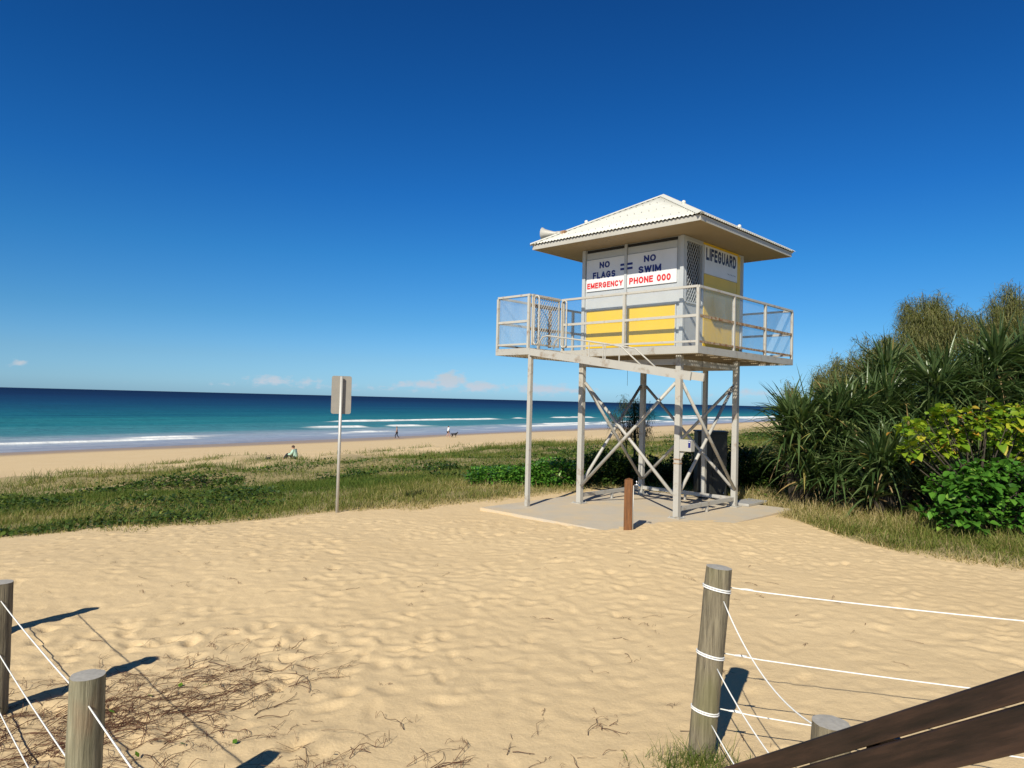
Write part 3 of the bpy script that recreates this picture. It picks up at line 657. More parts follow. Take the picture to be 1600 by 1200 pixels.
MB().tube([(-1.2, .2, ZD - .14), (-1.198, .2, 2.25)], .003, 4).build('hanging_wire', MT['black'], tw)
# flat cover plate by the pad, dark cabinet behind the tower
fx0, fg0 = to_loc(4.73, 13.72)
cv = MB().box((-.20, -.42, 0), (.20, .42, .05)).build('pit_cover', MT['galv'], bevel=.008); cv.location = (4.74, 13.75, .002); cv.rotation_euler = (0, 0, -YAW)
tag(cv, 'low grey metal cover plate lying on the concrete edge right of the tower', 'cover')
cb = empty('electrical_cabinet', (4.22, 14.6, 0), -.10, 'tall dark cabinet standing behind the lifeguard tower legs', 'cabinet')
MB().box((-.30, -.2, .0), (.30, .3, 1.36)).build('body', MT['cabinet'], cb, bevel=.01)
MB().box((-.32, -.22, 1.362), (.32, .32, 1.395)).build('lid', MT['cabinet'], cb)
for x in (-.285, .01): MB().box((x, -.213, .06), (x + .275, -.202, 1.30)).build('door', MT['cabinet'], cb)
MB().sphere((.24, -.215, .12), .016).build('lock', MT['chrome'], cb)

# ------------------------------------------------------------------ tap post
tp = empty('tap_post', (1.815, 10.52, 0), -.25, 'orange brown square timber post with a chrome tap, in front of the lifeguard tower', 'tap post')
zp = zs(1.815, 10.52)
MB().box((-.068, -.055, -.15), (.055, .055, .775)).add([(-.068, -.055, .775), (.055, -.055, .775), (.055, .055, .775), (-.068, .055, .775), (0, 0, .80)], [(0, 1, 4), (1, 2, 4), (2, 3, 4), (3, 0, 4)]).build('post', MT['redwood'], tp, bevel=.005)
MB().tube([(.066, -.02, -.1), (.066, -.02, .70)], .0085, 8).build('pipe', MT['galv'], tp, smooth=True)
MB().tube([(.06, -.02, .70), (.12, -.02, .705), (.15, -.02, .69), (.152, -.02, .655)], .013, 8).tube([(.115, -.02, .70), (.115, -.02, .745)], .008, 6).tube([(.085, -.02, .75), (.145, -.02, .75)], .008, 6).build('tap', MT['chrome'], tp, smooth=True)

# ------------------------------------------------------------------ sign seen from behind
gz = zs(-2.9, 11.72)
sg = empty('beach_sign', (-2.9, 11.72, gz), 0, 'grey metal sign on a thin pole seen from behind, in the dune grass', 'sign')
hh = 2.262 - gz
MB().tube([(0, 0, -.2), (.012, 0, hh)], .026, 12).build('pole', MT['galv'], sg, smooth=True)
mb = MB(); pts = []; rr = .035; W2, H0, H1 = .165, hh - .635, hh + .01
for (cx_, cz_, a0) in ((W2 - rr, H1 - rr, 0), (-W2 + rr, H1 - rr, 90), (-W2 + rr, H0 + rr, 180), (W2 - rr, H0 + rr, 270)):
    for k in range(5):
        a = math.radians(a0 + 90 * k / 4); pts.append((cx_ + rr * math.cos(a), cz_ + rr * math.sin(a)))
n_ = len(pts)
ca, sa_ = math.cos(.22), math.sin(.22)
mb.add([(x * ca, x * sa_ + .062, z) for x, z in pts] + [(x * ca, x * sa_ + .066, z) for x, z in pts], [tuple(range(n_)), tuple(range(n_, 2 * n_))[::-1]] + [(i, n_ + i, n_ + (i + 1) % n_, (i + 1) % n_) for i in range(n_)])
MT['signback'] = simple('dull_sign_back', (.30, .275, .235), .55, .2, .15, 8)
mb.build('panel', MT['signback'], sg)
for z in (hh - .12, hh - .5): MB().box((-.018, .028, z), (.018, .060, z + .03)).build('clamp', MT['signback'], sg)

# ------------------------------------------------------------------ rope fences
def lathe_post(parent, base, top, r, mat, seed, topmat=MT['endgrain'], name='fence_post'):
    base = Vector(base); top = Vector(top); rs_ = random.Random(seed); n_ = 26; vs = []; fs = []; K = 14
    ax_ = (top - base).normalized(); a = ax_.orthogonal().normalized(); b_ = ax_.cross(a)
    off_ = [rs_.uniform(-.0025, .0025) for _ in range(n_)]
    for i in range(K + 1):
        c_ = base.lerp(top, i / K); rr_ = r * (1.02 - .03 * i / K)
        if i == K: rr_ *= .985
        for k in range(n_):
            th_ = 2 * PI * k / n_; q_ = rr_ + off_[k] + .0012 * math.sin(i * 1.7 + k * 2.3); vs.append(c_ + (a * math.cos(th_) + b_ * math.sin(th_)) * q_)
    for i in range(K):
        for k in range(n_): fs.append((i * n_ + k, i * n_ + (k + 1) % n_, (i + 1) * n_ + (k + 1) % n_, (i + 1) * n_ + k))
    o = MB().add(vs, fs).build(name, mat, parent, smooth=True)
    ring = [Vector(v) for v in vs[K * n_:]]
    MB().add(ring + [top + ax_ * .003], [(k, (k + 1) % n_, n_) for k in range(n_)]).build('post_top', topmat, o); return o
def sag(p, q, s_, n_=14):
    p = Vector(p); q = Vector(q); return [p.lerp(q, i / n_) - Vector((0, 0, 4 * s_ * (i / n_) * (1 - i / n_))) for i in range(n_ + 1)]
# left fence: posts bored through, ropes threaded
lf = empty('rope_fence', (-2.3, 3.45, 0), 0, 'weathered log post fence with three white ropes threaded through, on the left', 'fence')
def W(o):       # children keep world placement of their points
    o.matrix_parent_inverse = Matrix.Identity(4); o.location = -o.parent.location; return o
LP = [(-4.20, 5.36), (-3.05, 4.19), (-1.668, 2.782), (-.45, 1.50)]
TZ = [.76, .765, .80, .80]
posts = []
for i, (x, y) in enumerate(LP):
    p_ = lathe_post(lf, (x, y, -.3), (x + .008, y, TZ[i]), .064, MT['greentop'] if i == 2 else MT['greypost'], i); W(p_)
    posts.append(p_)
for dz in (.10, .41, .72):
    for i in range(3):
        a, b_ = LP[i], LP[i + 1]
        W(MB().tube(sag((a[0], a[1], TZ[i] - dz), (b_[0], b_[1], TZ[i + 1] - dz), .012, 10), .0033, 6).build('rope', MT['rope'], lf, smooth=True))
rfc = empty('rope_fence', (1.09, 3.87, 0), 0, 'leaning log post with white ropes tied round it, beside the dark handrail', 'fence')
RP = [((1.075, 3.874, -.25), (1.178, 3.874, 1.035)), ((1.268, 2.74, -.3), (1.283, 2.74, .705)), ((4.25, 3.22, -.3), (4.25, 3.22, .95))]
for i, (a, b_) in enumerate(RP): W(lathe_post(rfc, a, b_, .071 if i != 1 else .072, MT['greypost'], 20 + i))
def on(i, z):
    a, b_ = Vector(RP[i][0]), Vector(RP[i][1]); return a.lerp(b_, (z - a.z) / (b_.z - a.z))
def coil(i, z, r=.074, turns=2):
    c_ = on(i, z); axv = (Vector(RP[i][1]) - Vector(RP[i][0])).normalized(); pts = []
    for k in range(turns * 16 + 1):
        th_ = 2 * PI * k / 16; tilt = -.018 * math.cos(th_ - .2)
        pts.append(c_ + Vector((math.cos(th_) * r, math.sin(th_) * r, tilt + .011 * k / 16)))
    W(MB().tube(pts, .0042, 6).build('rope_loop', MT['rope'], rfc, smooth=True))
for z, zf in ((.905, .88), (.54, .50), (.235, .17)):
    coil(0, z); c_ = on(0, z); e_ = on(2, zf)
    W(MB().tube([c_ + Vector((.07, .02, .015))] + sag(c_ + Vector((.07, .0, .015)), e_, .03, 16)[1:], .0038, 6).build('rope', MT['rope'], rfc, smooth=True))
    k_ = c_ + Vector((.13, -.003, .012)); W(MB().tube([k_, k_ + Vector((.035, 0, -.002)), k_ + Vector((.07, -.002, -.003))], [.0045, .007, .0045], 6).build('rope_knot', MT['rope'], rfc, smooth=True))
for z, ze, s_ in ((.875, .655, .10), (.51, .33, .05), (.205, .05, .03)):
    c_ = on(0, z) + Vector((.02, -.072, -.01)); e_ = on(1, ze) + Vector((-.02, .07, 0))
    W(MB().tube(sag(c_, e_, s_, 16), .0036, 6).build('rope', MT['rope'], rfc, smooth=True))

# dark handrail of the access stair, bottom right
hr = empty('stair_handrail', (1.6, 1.6, 0), 0, 'dark brown two board timber handrail sloping down in the bottom right corner', 'handrail')
A = Vector((1.345, 1.80, 1.235)); B = Vector((.885, 2.70, .513)); d = (B - A)
A2 = A - d * .9; B2 = B + d * .35
perp = Vector((0, 0, 1))
m, t, b = newmat('stained_board'); g = tex(t, 'ShaderNodeTexNoise', 22, 7, rough=.65, stretch=(.10, 1, 1)); g2 = tex(t, 'ShaderNodeTexNoise', 4, 4)
cc = ramp(t, g, [(.38, (.007, .0035, .0025)), (.5, (.020, .010, .007)), (.62, (.046, .023, .015))]); cc = mixc(t, M(t, 'MULTIPLY', ramp(t, g2, [(.5, 0.), (.75, 1.)]), .35), cc, (.05, .032, .024))
t.links.new(cc, b.inputs['Base Color']); b.inputs['Roughness'].default_value = .45; bump(t, b, g, .5, .004); MT['board_dark'] = m
def board(name, wd, hg, off_):
    ln_ = (B2 - A2).length; mid = (A2 + B2) / 2 + Vector((0, 0, off_)); xa = (B2 - A2).normalized(); ya = Vector((0, 0, 1)).cross(xa).normalized(); za = xa.cross(ya)
    o = MB().box((-ln_ / 2, -wd / 2, -hg / 2), (ln_ / 2, wd / 2, hg / 2)).build(name, MT['board_dark'], hr, bevel=.005)
    mw = Matrix(((xa.x, ya.x, za.x, mid.x), (xa.y, ya.y, za.y, mid.y), (xa.z, ya.z, za.z, mid.z), (0, 0, 0, 1)))
    o.matrix_local = Matrix.Translation(-hr.location) @ mw; return o
board('top_board', .045, .064, 0.0); board('lower_board', .040, .102, -.107)
for t_ in (.42, -.55, 1.28):
    c_ = A + d * t_; W(MB().beam(c_ + Vector((.045, 0.02, -1.1)), c_ + Vector((.045, 0.02, -.02)), .042, .09).build('baluster', MT['darkwood'], hr))

# ------------------------------------------------------------------ leaf and blade builder
def blades(o, dr, ln, wd, droop, K=2, prof=None, fold=0.0, tint=None, rnd=None, side=None):
    # o, dr: (n,3); ln, wd, droop: (n,) -> strips of K segments; fold > 0 gives a V section
    n_ = len(o); t_ = np.linspace(0, 1, K + 1)
    if prof is None: prof = 1 - t_ ** 1.6
    dr = dr / np.linalg.norm(dr, axis=1, keepdims=True)
    P = o[:, None, :] + dr[:, None, :] * (ln[:, None] * t_)[..., None]
    P[..., 2] -= (droop * ln)[:, None] * t_ ** 2
    if side is None:
        h_ = np.stack([-dr[:, 1], dr[:, 0], np.zeros(n_)], -1) + R.normal(0, .25, (n_, 3))
        side = h_
    side = side - dr * (side * dr).sum(1, keepdims=True); side = side / (np.linalg.norm(side, axis=1, keepdims=True) + 1e-9)
    wv = side[:, None, :] * (wd[:, None] * np.asarray(prof)[None, :] / 2)[..., None]
    if fold > 0:
        nrm = np.cross(dr, side); nrm *= np.sign(nrm[:, 2:3] + 1e-9)
        lift = nrm[:, None, :] * (wd[:, None] * np.asarray(prof)[None, :] * fold)[..., None]
        V = np.stack([P - wv + lift, P, P + wv + lift], 2); c_ = 3
    else: V = np.stack([P - wv, P + wv], 2); c_ = 2
    b0 = (np.arange(n_) * (K + 1) * c_)[:, None, None]; kk = (np.arange(K) * c_)[None, :, None]; jj = np.arange(c_ - 1)[None, None, :]
    a = b0 + kk + jj; F_ = np.stack([a, a + 1, a + 1 + c_, a + c_], -1).reshape(-1, 4)
    if tint is None: tint = R.rand(n_)
    return V.reshape(-1, 3), F_, np.repeat(tint, (K + 1) * c_)
def join(parts):
    V = []; F_ = []; T = []; o_ = 0
    for v, f, t_ in parts: V.append(v); F_.append(f + o_); T.append(t_); o_ += len(v)
    return np.concatenate(V), np.concatenate(F_), np.concatenate(T)
def leafobj(name, parts, mat, parent=None, smooth=False):
    V, F_, T = join(parts)
    if parent is not None: V = V - np.array(parent.location)
    return mesh_np(name, V, F_, mat, parent, {'tint': T}, smooth)
def rdir(n_, zmin=-.2, zmax=1.0):
    a = R.rand(n_) * 2 * PI; z_ = R.uniform(zmin, zmax, n_); r_ = np.sqrt(np.clip(1 - z_ * z_, .02, 1)); return np.stack([r_ * np.cos(a), r_ * np.sin(a), z_], -1)

MT['grass'] = foliage('dune_grass', [(0, (.062, .115, .018)), (.35, (.115, .160, .029)), (.65, (.20, .205, .050)), (.8, (.37, .30, .12)), (1, (.52, .42, .22))], .6, .3, .15)
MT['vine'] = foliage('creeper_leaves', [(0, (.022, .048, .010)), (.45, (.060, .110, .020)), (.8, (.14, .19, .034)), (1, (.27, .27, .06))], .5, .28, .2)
MT['panda'] = foliage('screw_pine_leaves', [(0, (.022, .050, .015)), (.5, (.075, .125, .038)), (.85, (.19, .245, .10)), (.93, (.24, .25, .06)), (1, (.42, .30, .12))], .34, .24, .6)
MT['deadleaf'] = foliage('dead_strap_leaves', [(0, (.12, .08, .04)), (1, (.34, .24, .12))], .8, .1, .1)
MT['yel'] = foliage('yellow_green_leaves', [(0, (.07, .16, .015)), (.35, (.17, .29, .02)), (.8, (.36, .42, .03)), (.93, (.50, .40, .05)), (1, (.45, .20, .03))], .35, .30, .4)
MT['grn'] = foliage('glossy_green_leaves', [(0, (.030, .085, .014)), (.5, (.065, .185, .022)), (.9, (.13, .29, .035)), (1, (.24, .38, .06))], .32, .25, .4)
MT['casu'] = foliage('she_oak_needles', [(0, (.13, .15, .055)), (.45, (.23, .235, .095)), (.85, (.34, .31, .14)), (1, (.42, .32, .17))], .7, .42, .1)
MT['casug'] = foliage('young_she_oak_needles', [(0, (.035, .055, .022)), (.6, (.085, .11, .045)), (1, (.17, .17, .08))], .7, .3, .1)
MT['bark'] = wood('bark', (.025, .02, .015), (.085, .065, .045), None, .95, 10, .8)
MT['twig'] = foliage('dry_vine_stems', [(0, (.07, .03, .022)), (.5, (.15, .07, .045)), (.85, (.26, .15, .09)), (1, (.35, .25, .15))], .8, .0, .1)

# ------------------------------------------------------------------ dune vegetation (uncountable: one object each)
def scatter(n_, x0, x1, y0, y1, keep):
    x = R.uniform(x0, x1, n_); y = R.uniform(y0, y1, n_); k_ = R.rand(n_) < keep(x, y); return x[k_], y[k_]
def inpad(x, y):
    f, g = to_loc(x, y); return (f > -2.9) & (f < .95) & (g > -1.95) & (g < 2.8)
def dist(x, y): return np.hypot(x, y)
def view(x, y): return (np.abs(x) < y * .86 + 2.5)
def leafy(x, y): return .75 * sm(.48, .62, fbm(x * .33 + 3, y * .33, 141, 3)) 
gp = []
for (lo, hi, x0, x1, n_) in ((7, 22, -18, 19, 640000), (22, 60, -42, 42, 700000), (60, 190, -60, 140, 420000)):
    def keep(x, y):
        d = dist(x, y); s_ = shore(x, y)
        clump = .35 + .65 * sm(.40, .58, fbm(x * 1.7, y * 1.7, 151, 2))
        cl2 = np.where(s_ > 27, sm(.50, .60, fbm(x * .55, y * .55, 157, 3)), 1)
        return vegcover(x, y) * clump * cl2 * view(x, y) * ~inpad(x, y) * (d > lo) * (d <= hi) * (1 - .55 * leafy(x, y)) * sm(-.35, .3, vegd(x, y) + .25 * R.rand(len(x)))
    x, y = scatter(n_, x0, x1, 5 if lo < 10 else lo * .6, hi, keep); m_ = len(x); d = dist(x, y)
    z = zsurf(x, y); v = vegd(x, y); k_ = np.clip(d / 16, 1, 5) ** .75
    rightside = sm(4.2, 5.2, x) * (1 - sm(15, 20, y))
    edge = 1 - sm(.0, 1.1, v)
    ln = (.12 + .18 * R.rand(m_)) * (1 - .45 * edge) * (1 + .9 * sm(18, 28, shore(x, y))) * (1 + .35 * rightside)
    dr = np.stack([R.normal(0, .5, m_), R.normal(0, .5, m_), np.ones(m_)], -1)
    patch = fbm(x * .22, y * .22, 161, 3)
    tint = np.clip(.10 + 1.15 * (patch - .30) + R.normal(0, .17, m_) + .42 * edge + .24 * rightside + .08 * sm(24, 34, shore(x, y)) + .14 * sm(2, 5, x) * sm(17, 22, y), 0, 1)
    gp.append(blades(np.stack([x, y, z - .01], -1), dr, ln * (1 + .10 * (k_ - 1)), (.0065 + .005 * R.rand(m_)) * k_, R.uniform(.1, .8, m_), 2, [1, .75, .05], tint=tint))
g_ = leafobj('dune_grass', gp, MT['grass']); tag(g_, 'mixed green and straw coloured grass covering the dune', 'grass', kind='stuff')
vp = []
for (lo, hi, x0, x1, n_) in ((8, 24, -20, 19, 260000), (24, 70, -45, 50, 260000)):
    def keep(x, y):
        d = dist(x, y); s_ = shore(x, y)
        return vegcover(x, y) * leafy(x, y) * view(x, y) * ~inpad(x, y) * (d > lo) * (d <= hi) * sm(.15, .6, vegd(x, y)) * (1 - sm(20, 26, s_)) * (1 - .9 * sm(4.4, 5.2, x) * (y < 15))
    x, y = scatter(n_, x0, x1, 6 if lo < 10 else lo * .5, hi, keep); m_ = len(x); d = dist(x, y); k_ = np.clip(d / 16, 1, 4) ** .7
    hump = .03 + .20 * sm(.48, .75, fbm(x * .9, y * .9, 171, 3)) * sm(.2, 1.2, vegd(x, y))
    z = zsurf(x, y) + hump * (R.rand(m_) ** .5)
    dr = rdir(m_, -.1, .9); tint = np.clip(R.normal(.42, .22, m_) + .35 * (fbm(x * .6, y * .6, 177, 2) - .5), 0, 1)
    vp.append(blades(np.stack([x, y, z], -1), dr, (.06 + .05 * R.rand(m_)) * k_, (.045 + .03 * R.rand(m_)) * k_, R.uniform(0, .5, m_), 2, [.2, 1, .1], tint=tint))
v_ = leafobj('beach_creeper', vp, MT['vine']); tag(v_, 'dark green leafy creeper mats between the dune grasses', 'ground cover', kind='stuff')

# ------------------------------------------------------------------ shrubs
def leaf_mass(lobes, dens, size, tint0, tsd, zmin=-.3, shell=.55, K=2, prof=(.25, 1, .08), fold=0., droop=(0, .5), up=0.0):
    ps = []
    for (cx_, cy_, cz_, rx, ry, rz) in lobes:
        n_ = int(dens * (rx * ry + rx * rz + ry * rz) * 4.2)
        u = rdir(n_, -1, 1); r_ = (shell + (1 - shell) * R.rand(n_)) * (.82 + .36 * fbm(u[:, 0] * 2.2 + cx_ * 3, u[:, 1] * 2.2 + u[:, 2] * 2, 181, 2))
        p = np.stack([cx_ + u[:, 0] * rx * r_, cy_ + u[:, 1] * ry * r_, cz_ + u[:, 2] * rz * r_], -1)
        p = p[p[:, 2] > zsurf(p[:, 0], p[:, 1]) + .01]; n_ = len(p)
        dr = rdir(n_, -.4, .9) * .8 + (p - np.array([cx_, cy_, cz_])) / np.array([rx, ry, rz]) * .7; dr[:, 2] += up
        sz = size * R.uniform(.65, 1.2, n_)
        ps.append(blades(p, dr, sz, sz * R.uniform(.6, .85, n_), R.uniform(*droop, n_), K, list(prof), fold, np.clip(R.normal(tint0, tsd, n_), 0, 1)))
    return ps
def stems(mb, base, lobes, r0=.02, n_=3, seed=0):
    rr = random.Random(seed)
    for (cx_, cy_, cz_, rx, ry, rz) in lobes:
        for k in range(n_):
            e_ = Vector((cx_ + rr.uniform(-.6, .6) * rx, cy_ + rr.uniform(-.6, .6) * ry, cz_ + rr.uniform(-.2, .7) * rz)); b_ = Vector(base) + Vector((rr.uniform(-.1, .1), rr.uniform(-.1, .1), -.05))
            mid = b_.lerp(e_, .5) + Vector((rr.uniform(-.1, .1), rr.uniform(-.1, .1), .08)); mb.tube([b_, mid, e_], [r0, r0 * .7, r0 * .35], 6)
def shrub(name, loc, lobes, mat, label, cat, group=None, **k):
    x, y = loc; z = zs(x, y); o = empty(name, (x, y, z), 0, label, cat, group)
    lb = [(x + a, y + b_, z + c_, rx, ry, rz) for a, b_, c_, rx, ry, rz in lobes]
    leafobj('foliage', leaf_mass(lb, **k), mat, o)
    mb = MB(); stems(mb, (0, 0, 0), lobes, seed=int(x * 100)); mb.build('stem', MT['bark'], o, smooth=True); return o
gB = 'low bushes behind the tower'
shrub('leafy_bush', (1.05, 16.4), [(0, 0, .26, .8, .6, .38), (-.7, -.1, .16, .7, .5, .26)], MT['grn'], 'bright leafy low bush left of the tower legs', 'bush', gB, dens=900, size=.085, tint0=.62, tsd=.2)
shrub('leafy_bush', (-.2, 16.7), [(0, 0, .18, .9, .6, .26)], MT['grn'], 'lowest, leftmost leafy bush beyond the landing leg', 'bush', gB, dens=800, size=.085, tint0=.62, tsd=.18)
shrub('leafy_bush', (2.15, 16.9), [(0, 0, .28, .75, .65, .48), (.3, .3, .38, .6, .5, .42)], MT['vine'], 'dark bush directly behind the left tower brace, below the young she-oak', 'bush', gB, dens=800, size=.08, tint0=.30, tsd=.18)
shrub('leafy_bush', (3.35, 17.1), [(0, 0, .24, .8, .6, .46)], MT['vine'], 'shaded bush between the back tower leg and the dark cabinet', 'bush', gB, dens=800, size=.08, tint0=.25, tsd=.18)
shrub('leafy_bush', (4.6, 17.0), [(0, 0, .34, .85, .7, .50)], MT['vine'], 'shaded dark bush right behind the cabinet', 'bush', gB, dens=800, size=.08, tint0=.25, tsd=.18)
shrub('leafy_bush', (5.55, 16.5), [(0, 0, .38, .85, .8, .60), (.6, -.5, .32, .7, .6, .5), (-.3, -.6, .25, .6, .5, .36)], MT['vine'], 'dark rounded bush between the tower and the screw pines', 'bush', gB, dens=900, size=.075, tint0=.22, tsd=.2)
shrub('dry_bush', (6.3, 17.6), [(0, 0, .40, .9, .6, .55)], MT['grass'], 'straw coloured dry bush left of the screw pines, behind the dark bushes', 'bush', gB, dens=900, size=.11, tint0=.75, tsd=.2, prof=(.3, .3, .02))

# she-oaks: drooping needle sprays on thin limbs
def sheoak(loc, lobes, mat, label, group, dens, trunk_h, nl=.26, wn=.013, seed=1):
    x, y = loc; z = zs(x, y); o = empty('she_oak_tree', (x, y, z), 0, label, 'tree', group); rr = random.Random(seed)
    mb = MB(); mb.tube([(0, 0, -.1), (.05, 0, trunk_h * .5), (0, .05, trunk_h)], [.02 * trunk_h, .015 * trunk_h, .008 * trunk_h], 8); mb.build('trunk', MT['bark'], o, smooth=True)
    mb = MB(); ps = []
    for (a, b_, c_, rx, ry, rz) in lobes:
        nb = int(14 * dens)
        for k in range(nb):
            th_ = rr.uniform(0, 2 * PI); ph = rr.uniform(-.25, 1.0); rad = math.sqrt(max(0, 1 - ph * ph)); q_ = rr.uniform(.75, 1.12)
            e_ = Vector((a + rx * rad * math.cos(th_) * q_, b_ + ry * rad * math.sin(th_) * q_, c_ + rz * ph * q_)); s_ = Vector((a * .5, b_ * .5, max(.2, min(c_, trunk_h) * rr.uniform(.5, 1.0))))
            mid = s_.lerp(e_, .55) + Vector((0, 0, -.06)); mb.tube([s_, mid, e_], [.016, .010, .004], 4, cap=False)
            for q in range(7):
                c0_ = (s_.lerp(mid, .2 + q * .2) if q < 3 else mid.lerp(e_, (q - 2.5) / 4.5 * 1.0)); c0_ = np.array(c0_) + np.array([x, y, z])
                m_ = int(26 * (1.0 if q > 2 else .5))
                out_ = np.array([math.cos(th_), math.sin(th_), .35]); dr = rdir(m_, -.1, 1.0) * .75 + out_ * .5 + np.array([0, 0, .30])
                o_ = c0_ + R.normal(0, .085, (m_, 3)); ps.append(blades(o_, dr, nl * R.uniform(.6, 1.35, m_), np.full(m_, wn), R.uniform(.3, 1.6, m_), 3, [1, .9, .7, .3], tint=np.clip(R.normal(.45, .22, m_) + .25 * (ph - .3) * 0, 0, 1)))
    mb.build('limbs', MT['bark'], o, smooth=True); leafobj('foliage', ps, mat, o); return o
gS = 'she-oaks behind the screw pines'
sheoak((8.6, 19.2), [(0, 0, 1.2, 1.1, 1, .8), (0, 0, 2.1, 1.1, 1, .9), (.9, 0, 2.6, 1.0, .9, .95)], MT['casu'], 'lowest feathery she-oak, leftmost behind the screw pines', gS, 3.0, 2.6, seed=2)
sheoak((10.4, 19.4), [(0, 0, 1.6, 1.2, 1, .9), (0, 0, 3.0, 1.25, 1, 1.1), (.7, .2, 3.5, .9, .9, .9), (-.7, 0, 2.6, .8, .8, .8)], MT['casu'], 'feathery olive she-oak stepping up second from the left above the screw pines', gS, 3.2, 3.6, seed=3)
sheoak((12.0, 19.8), [(0, 0, 2.2, 1.2, 1, 1.0), (0, 0, 3.8, 1.25, 1.1, 1.15), (-.2, 0, 4.6, .75, .7, .75), (.6, 0, 4.3, .7, .8, .7)], MT['casu'], 'tall round topped she-oak in the middle of the row behind the screw pines', gS, 3.4, 4.6, seed=4)
sheoak((14.6, 20.2), [(-.3, 0, 2.6, 1.3, 1, 1.2), (0, 0, 4.2, 1.3, 1.1, 1.3), (.3, 0, 5.1, .8, .7, .7), (-.8, 0, 4.2, .8, .8, .8)], MT['casu'], 'tallest brownish she-oak at the right edge', gS, 3.6, 5.2, seed=5)
sheoak((16.6, 20.0), [(0, 0, 4.0, 1.2, 1.1, 1.4)], MT['casu'], 'she-oak just outside the right edge', gS, 2.4, 4.8, seed=6) if False else None
sheoak((3.25, 18.3), [(0, 0, 1.25, .45, .45, .55), (-.15, 0, 1.9, .28, .3, .40), (.25, 0, 1.65, .35, .3, .35), (-.35, 0, 1.5, .3, .3, .3)], MT['casug'], 'small wispy young she-oak seen through the tower legs', None, .42, 1.9, .20, .010, seed=8)

# screw pines: heads of long strap leaves on forked stems
def pandanus(loc, heads, label, seed):
    x, y = loc; z = zs(x, y); o = empty('screw_pine', (x, y, z), 0, label, 'screw pine', 'screw pines right of the tower'); rr = random.Random(seed)
    mb = MB(); ps = []; dead = []
    for (a, b_, c_, s_) in heads:
        h_ = np.array([x + a, y + b_, z + c_]); n_ = int(54 * s_)
        lean = np.array([a * .8 + rr.uniform(-.2, .2), b_ * .8 - .1, 1.0]); lean /= np.linalg.norm(lean)
        u = rdir(n_, -.35, 1.0) ; dr = u * 1.0 + lean * .75
        o_ = h_ + lean * R.uniform(-.12, .16, n_)[:, None] + u * .03
        ln = R.uniform(.70, 1.28, n_) * (.62 + .4 * s_); zz = dr[:, 2] / np.linalg.norm(dr, axis=1)
        ps.append(blades(o_, dr, ln, R.uniform(.044, .068, n_), np.clip(.75 - .55 * zz, .12, 1.2) * R.uniform(.5, 1.5, n_), 6, [.8, 1, .95, .8, .58, .32, .03], .28, np.clip(R.normal(.48, .2, n_) + (R.rand(n_) < .04) * R.uniform(.2, .45, n_), 0, 1)))
        m_ = int(4 * s_); u = rdir(m_, -.5, .1)
        dead.append(blades(np.repeat((h_ - lean * .12)[None], m_, 0), u, R.uniform(.3, .6, m_), R.uniform(.03, .05, m_), R.uniform(.5, 1.3, m_), 5, [.8, 1, .9, .7, .4, .05], .2))
        p0 = Vector((a * .25, b_ * .25, -.1)); p1 = Vector((a * .7, b_ * .7, c_ * .5)); p2 = Vector((a, b_, c_))
        mb.tube([p0, p1, p2, p2 + Vector(lean) * .15], [.045, .035, .032, .026], 7)
    for k in range(6):
        th_ = k * PI / 3 + rr.random(); mb.tube([(0, 0, .25), (.18 * math.cos(th_), .28 * math.sin(th_), -.1)], [.02, .016], 5)
    mb.build('trunk', MT['bark'], o, smooth=True); leafobj('foliage', ps, MT['panda'], o, True); leafobj('dead_leaves', dead, MT['deadleaf'], o)
    return o
def mound(seed, H, r, n_, lo=.25):
    q = random.Random(seed); hd = []
    for k in range(n_):
        c_ = lo + (H - lo) * ((k + q.random()) / n_) ** .85; rr_ = r * (1 - .45 * c_ / H) * q.uniform(.55, 1.0); a = q.uniform(-PI * .98, .10 * PI) if q.random() < .75 else q.uniform(0, 2 * PI)
        hd.append((rr_ * math.cos(a), rr_ * math.sin(a) * .7, c_, q.uniform(.85, 1.1)))
    return hd
PD = [((5.75, 14.0), 1.75, .50, 16, 'leftmost screw pine, nearest the tower, its leaves drooping to the ground'),
      ((6.55, 13.8), 1.90, .55, 18, 'second screw pine from the tower, taller than its left neighbour'),
      ((7.35, 14.0), 2.10, .60, 20, 'screw pine with its heads at stepped heights, third from the tower'),
      ((7.10, 12.9), 1.05, .60, 12, 'low front screw pine with its lowest heads at the grass verge'),
      ((8.25, 13.6), 2.55, .60, 22, 'screw pine behind the left half of the yellow leaved shrub'),
      ((9.20, 13.5), 2.95, .60, 22, 'tall screw pine second from the right edge'),
      ((10.2, 13.6), 3.05, .60, 22, 'tallest screw pine at the right edge of the picture'),
      ((8.0, 15.2), 2.80, .75, 20, 'screw pine standing behind the others, only its top heads showing')]
for i, (l_, H_, r_, n_, lb) in enumerate(PD): pandanus(l_, mound(60 + i, H_, r_, n_), lb, 40 + i)

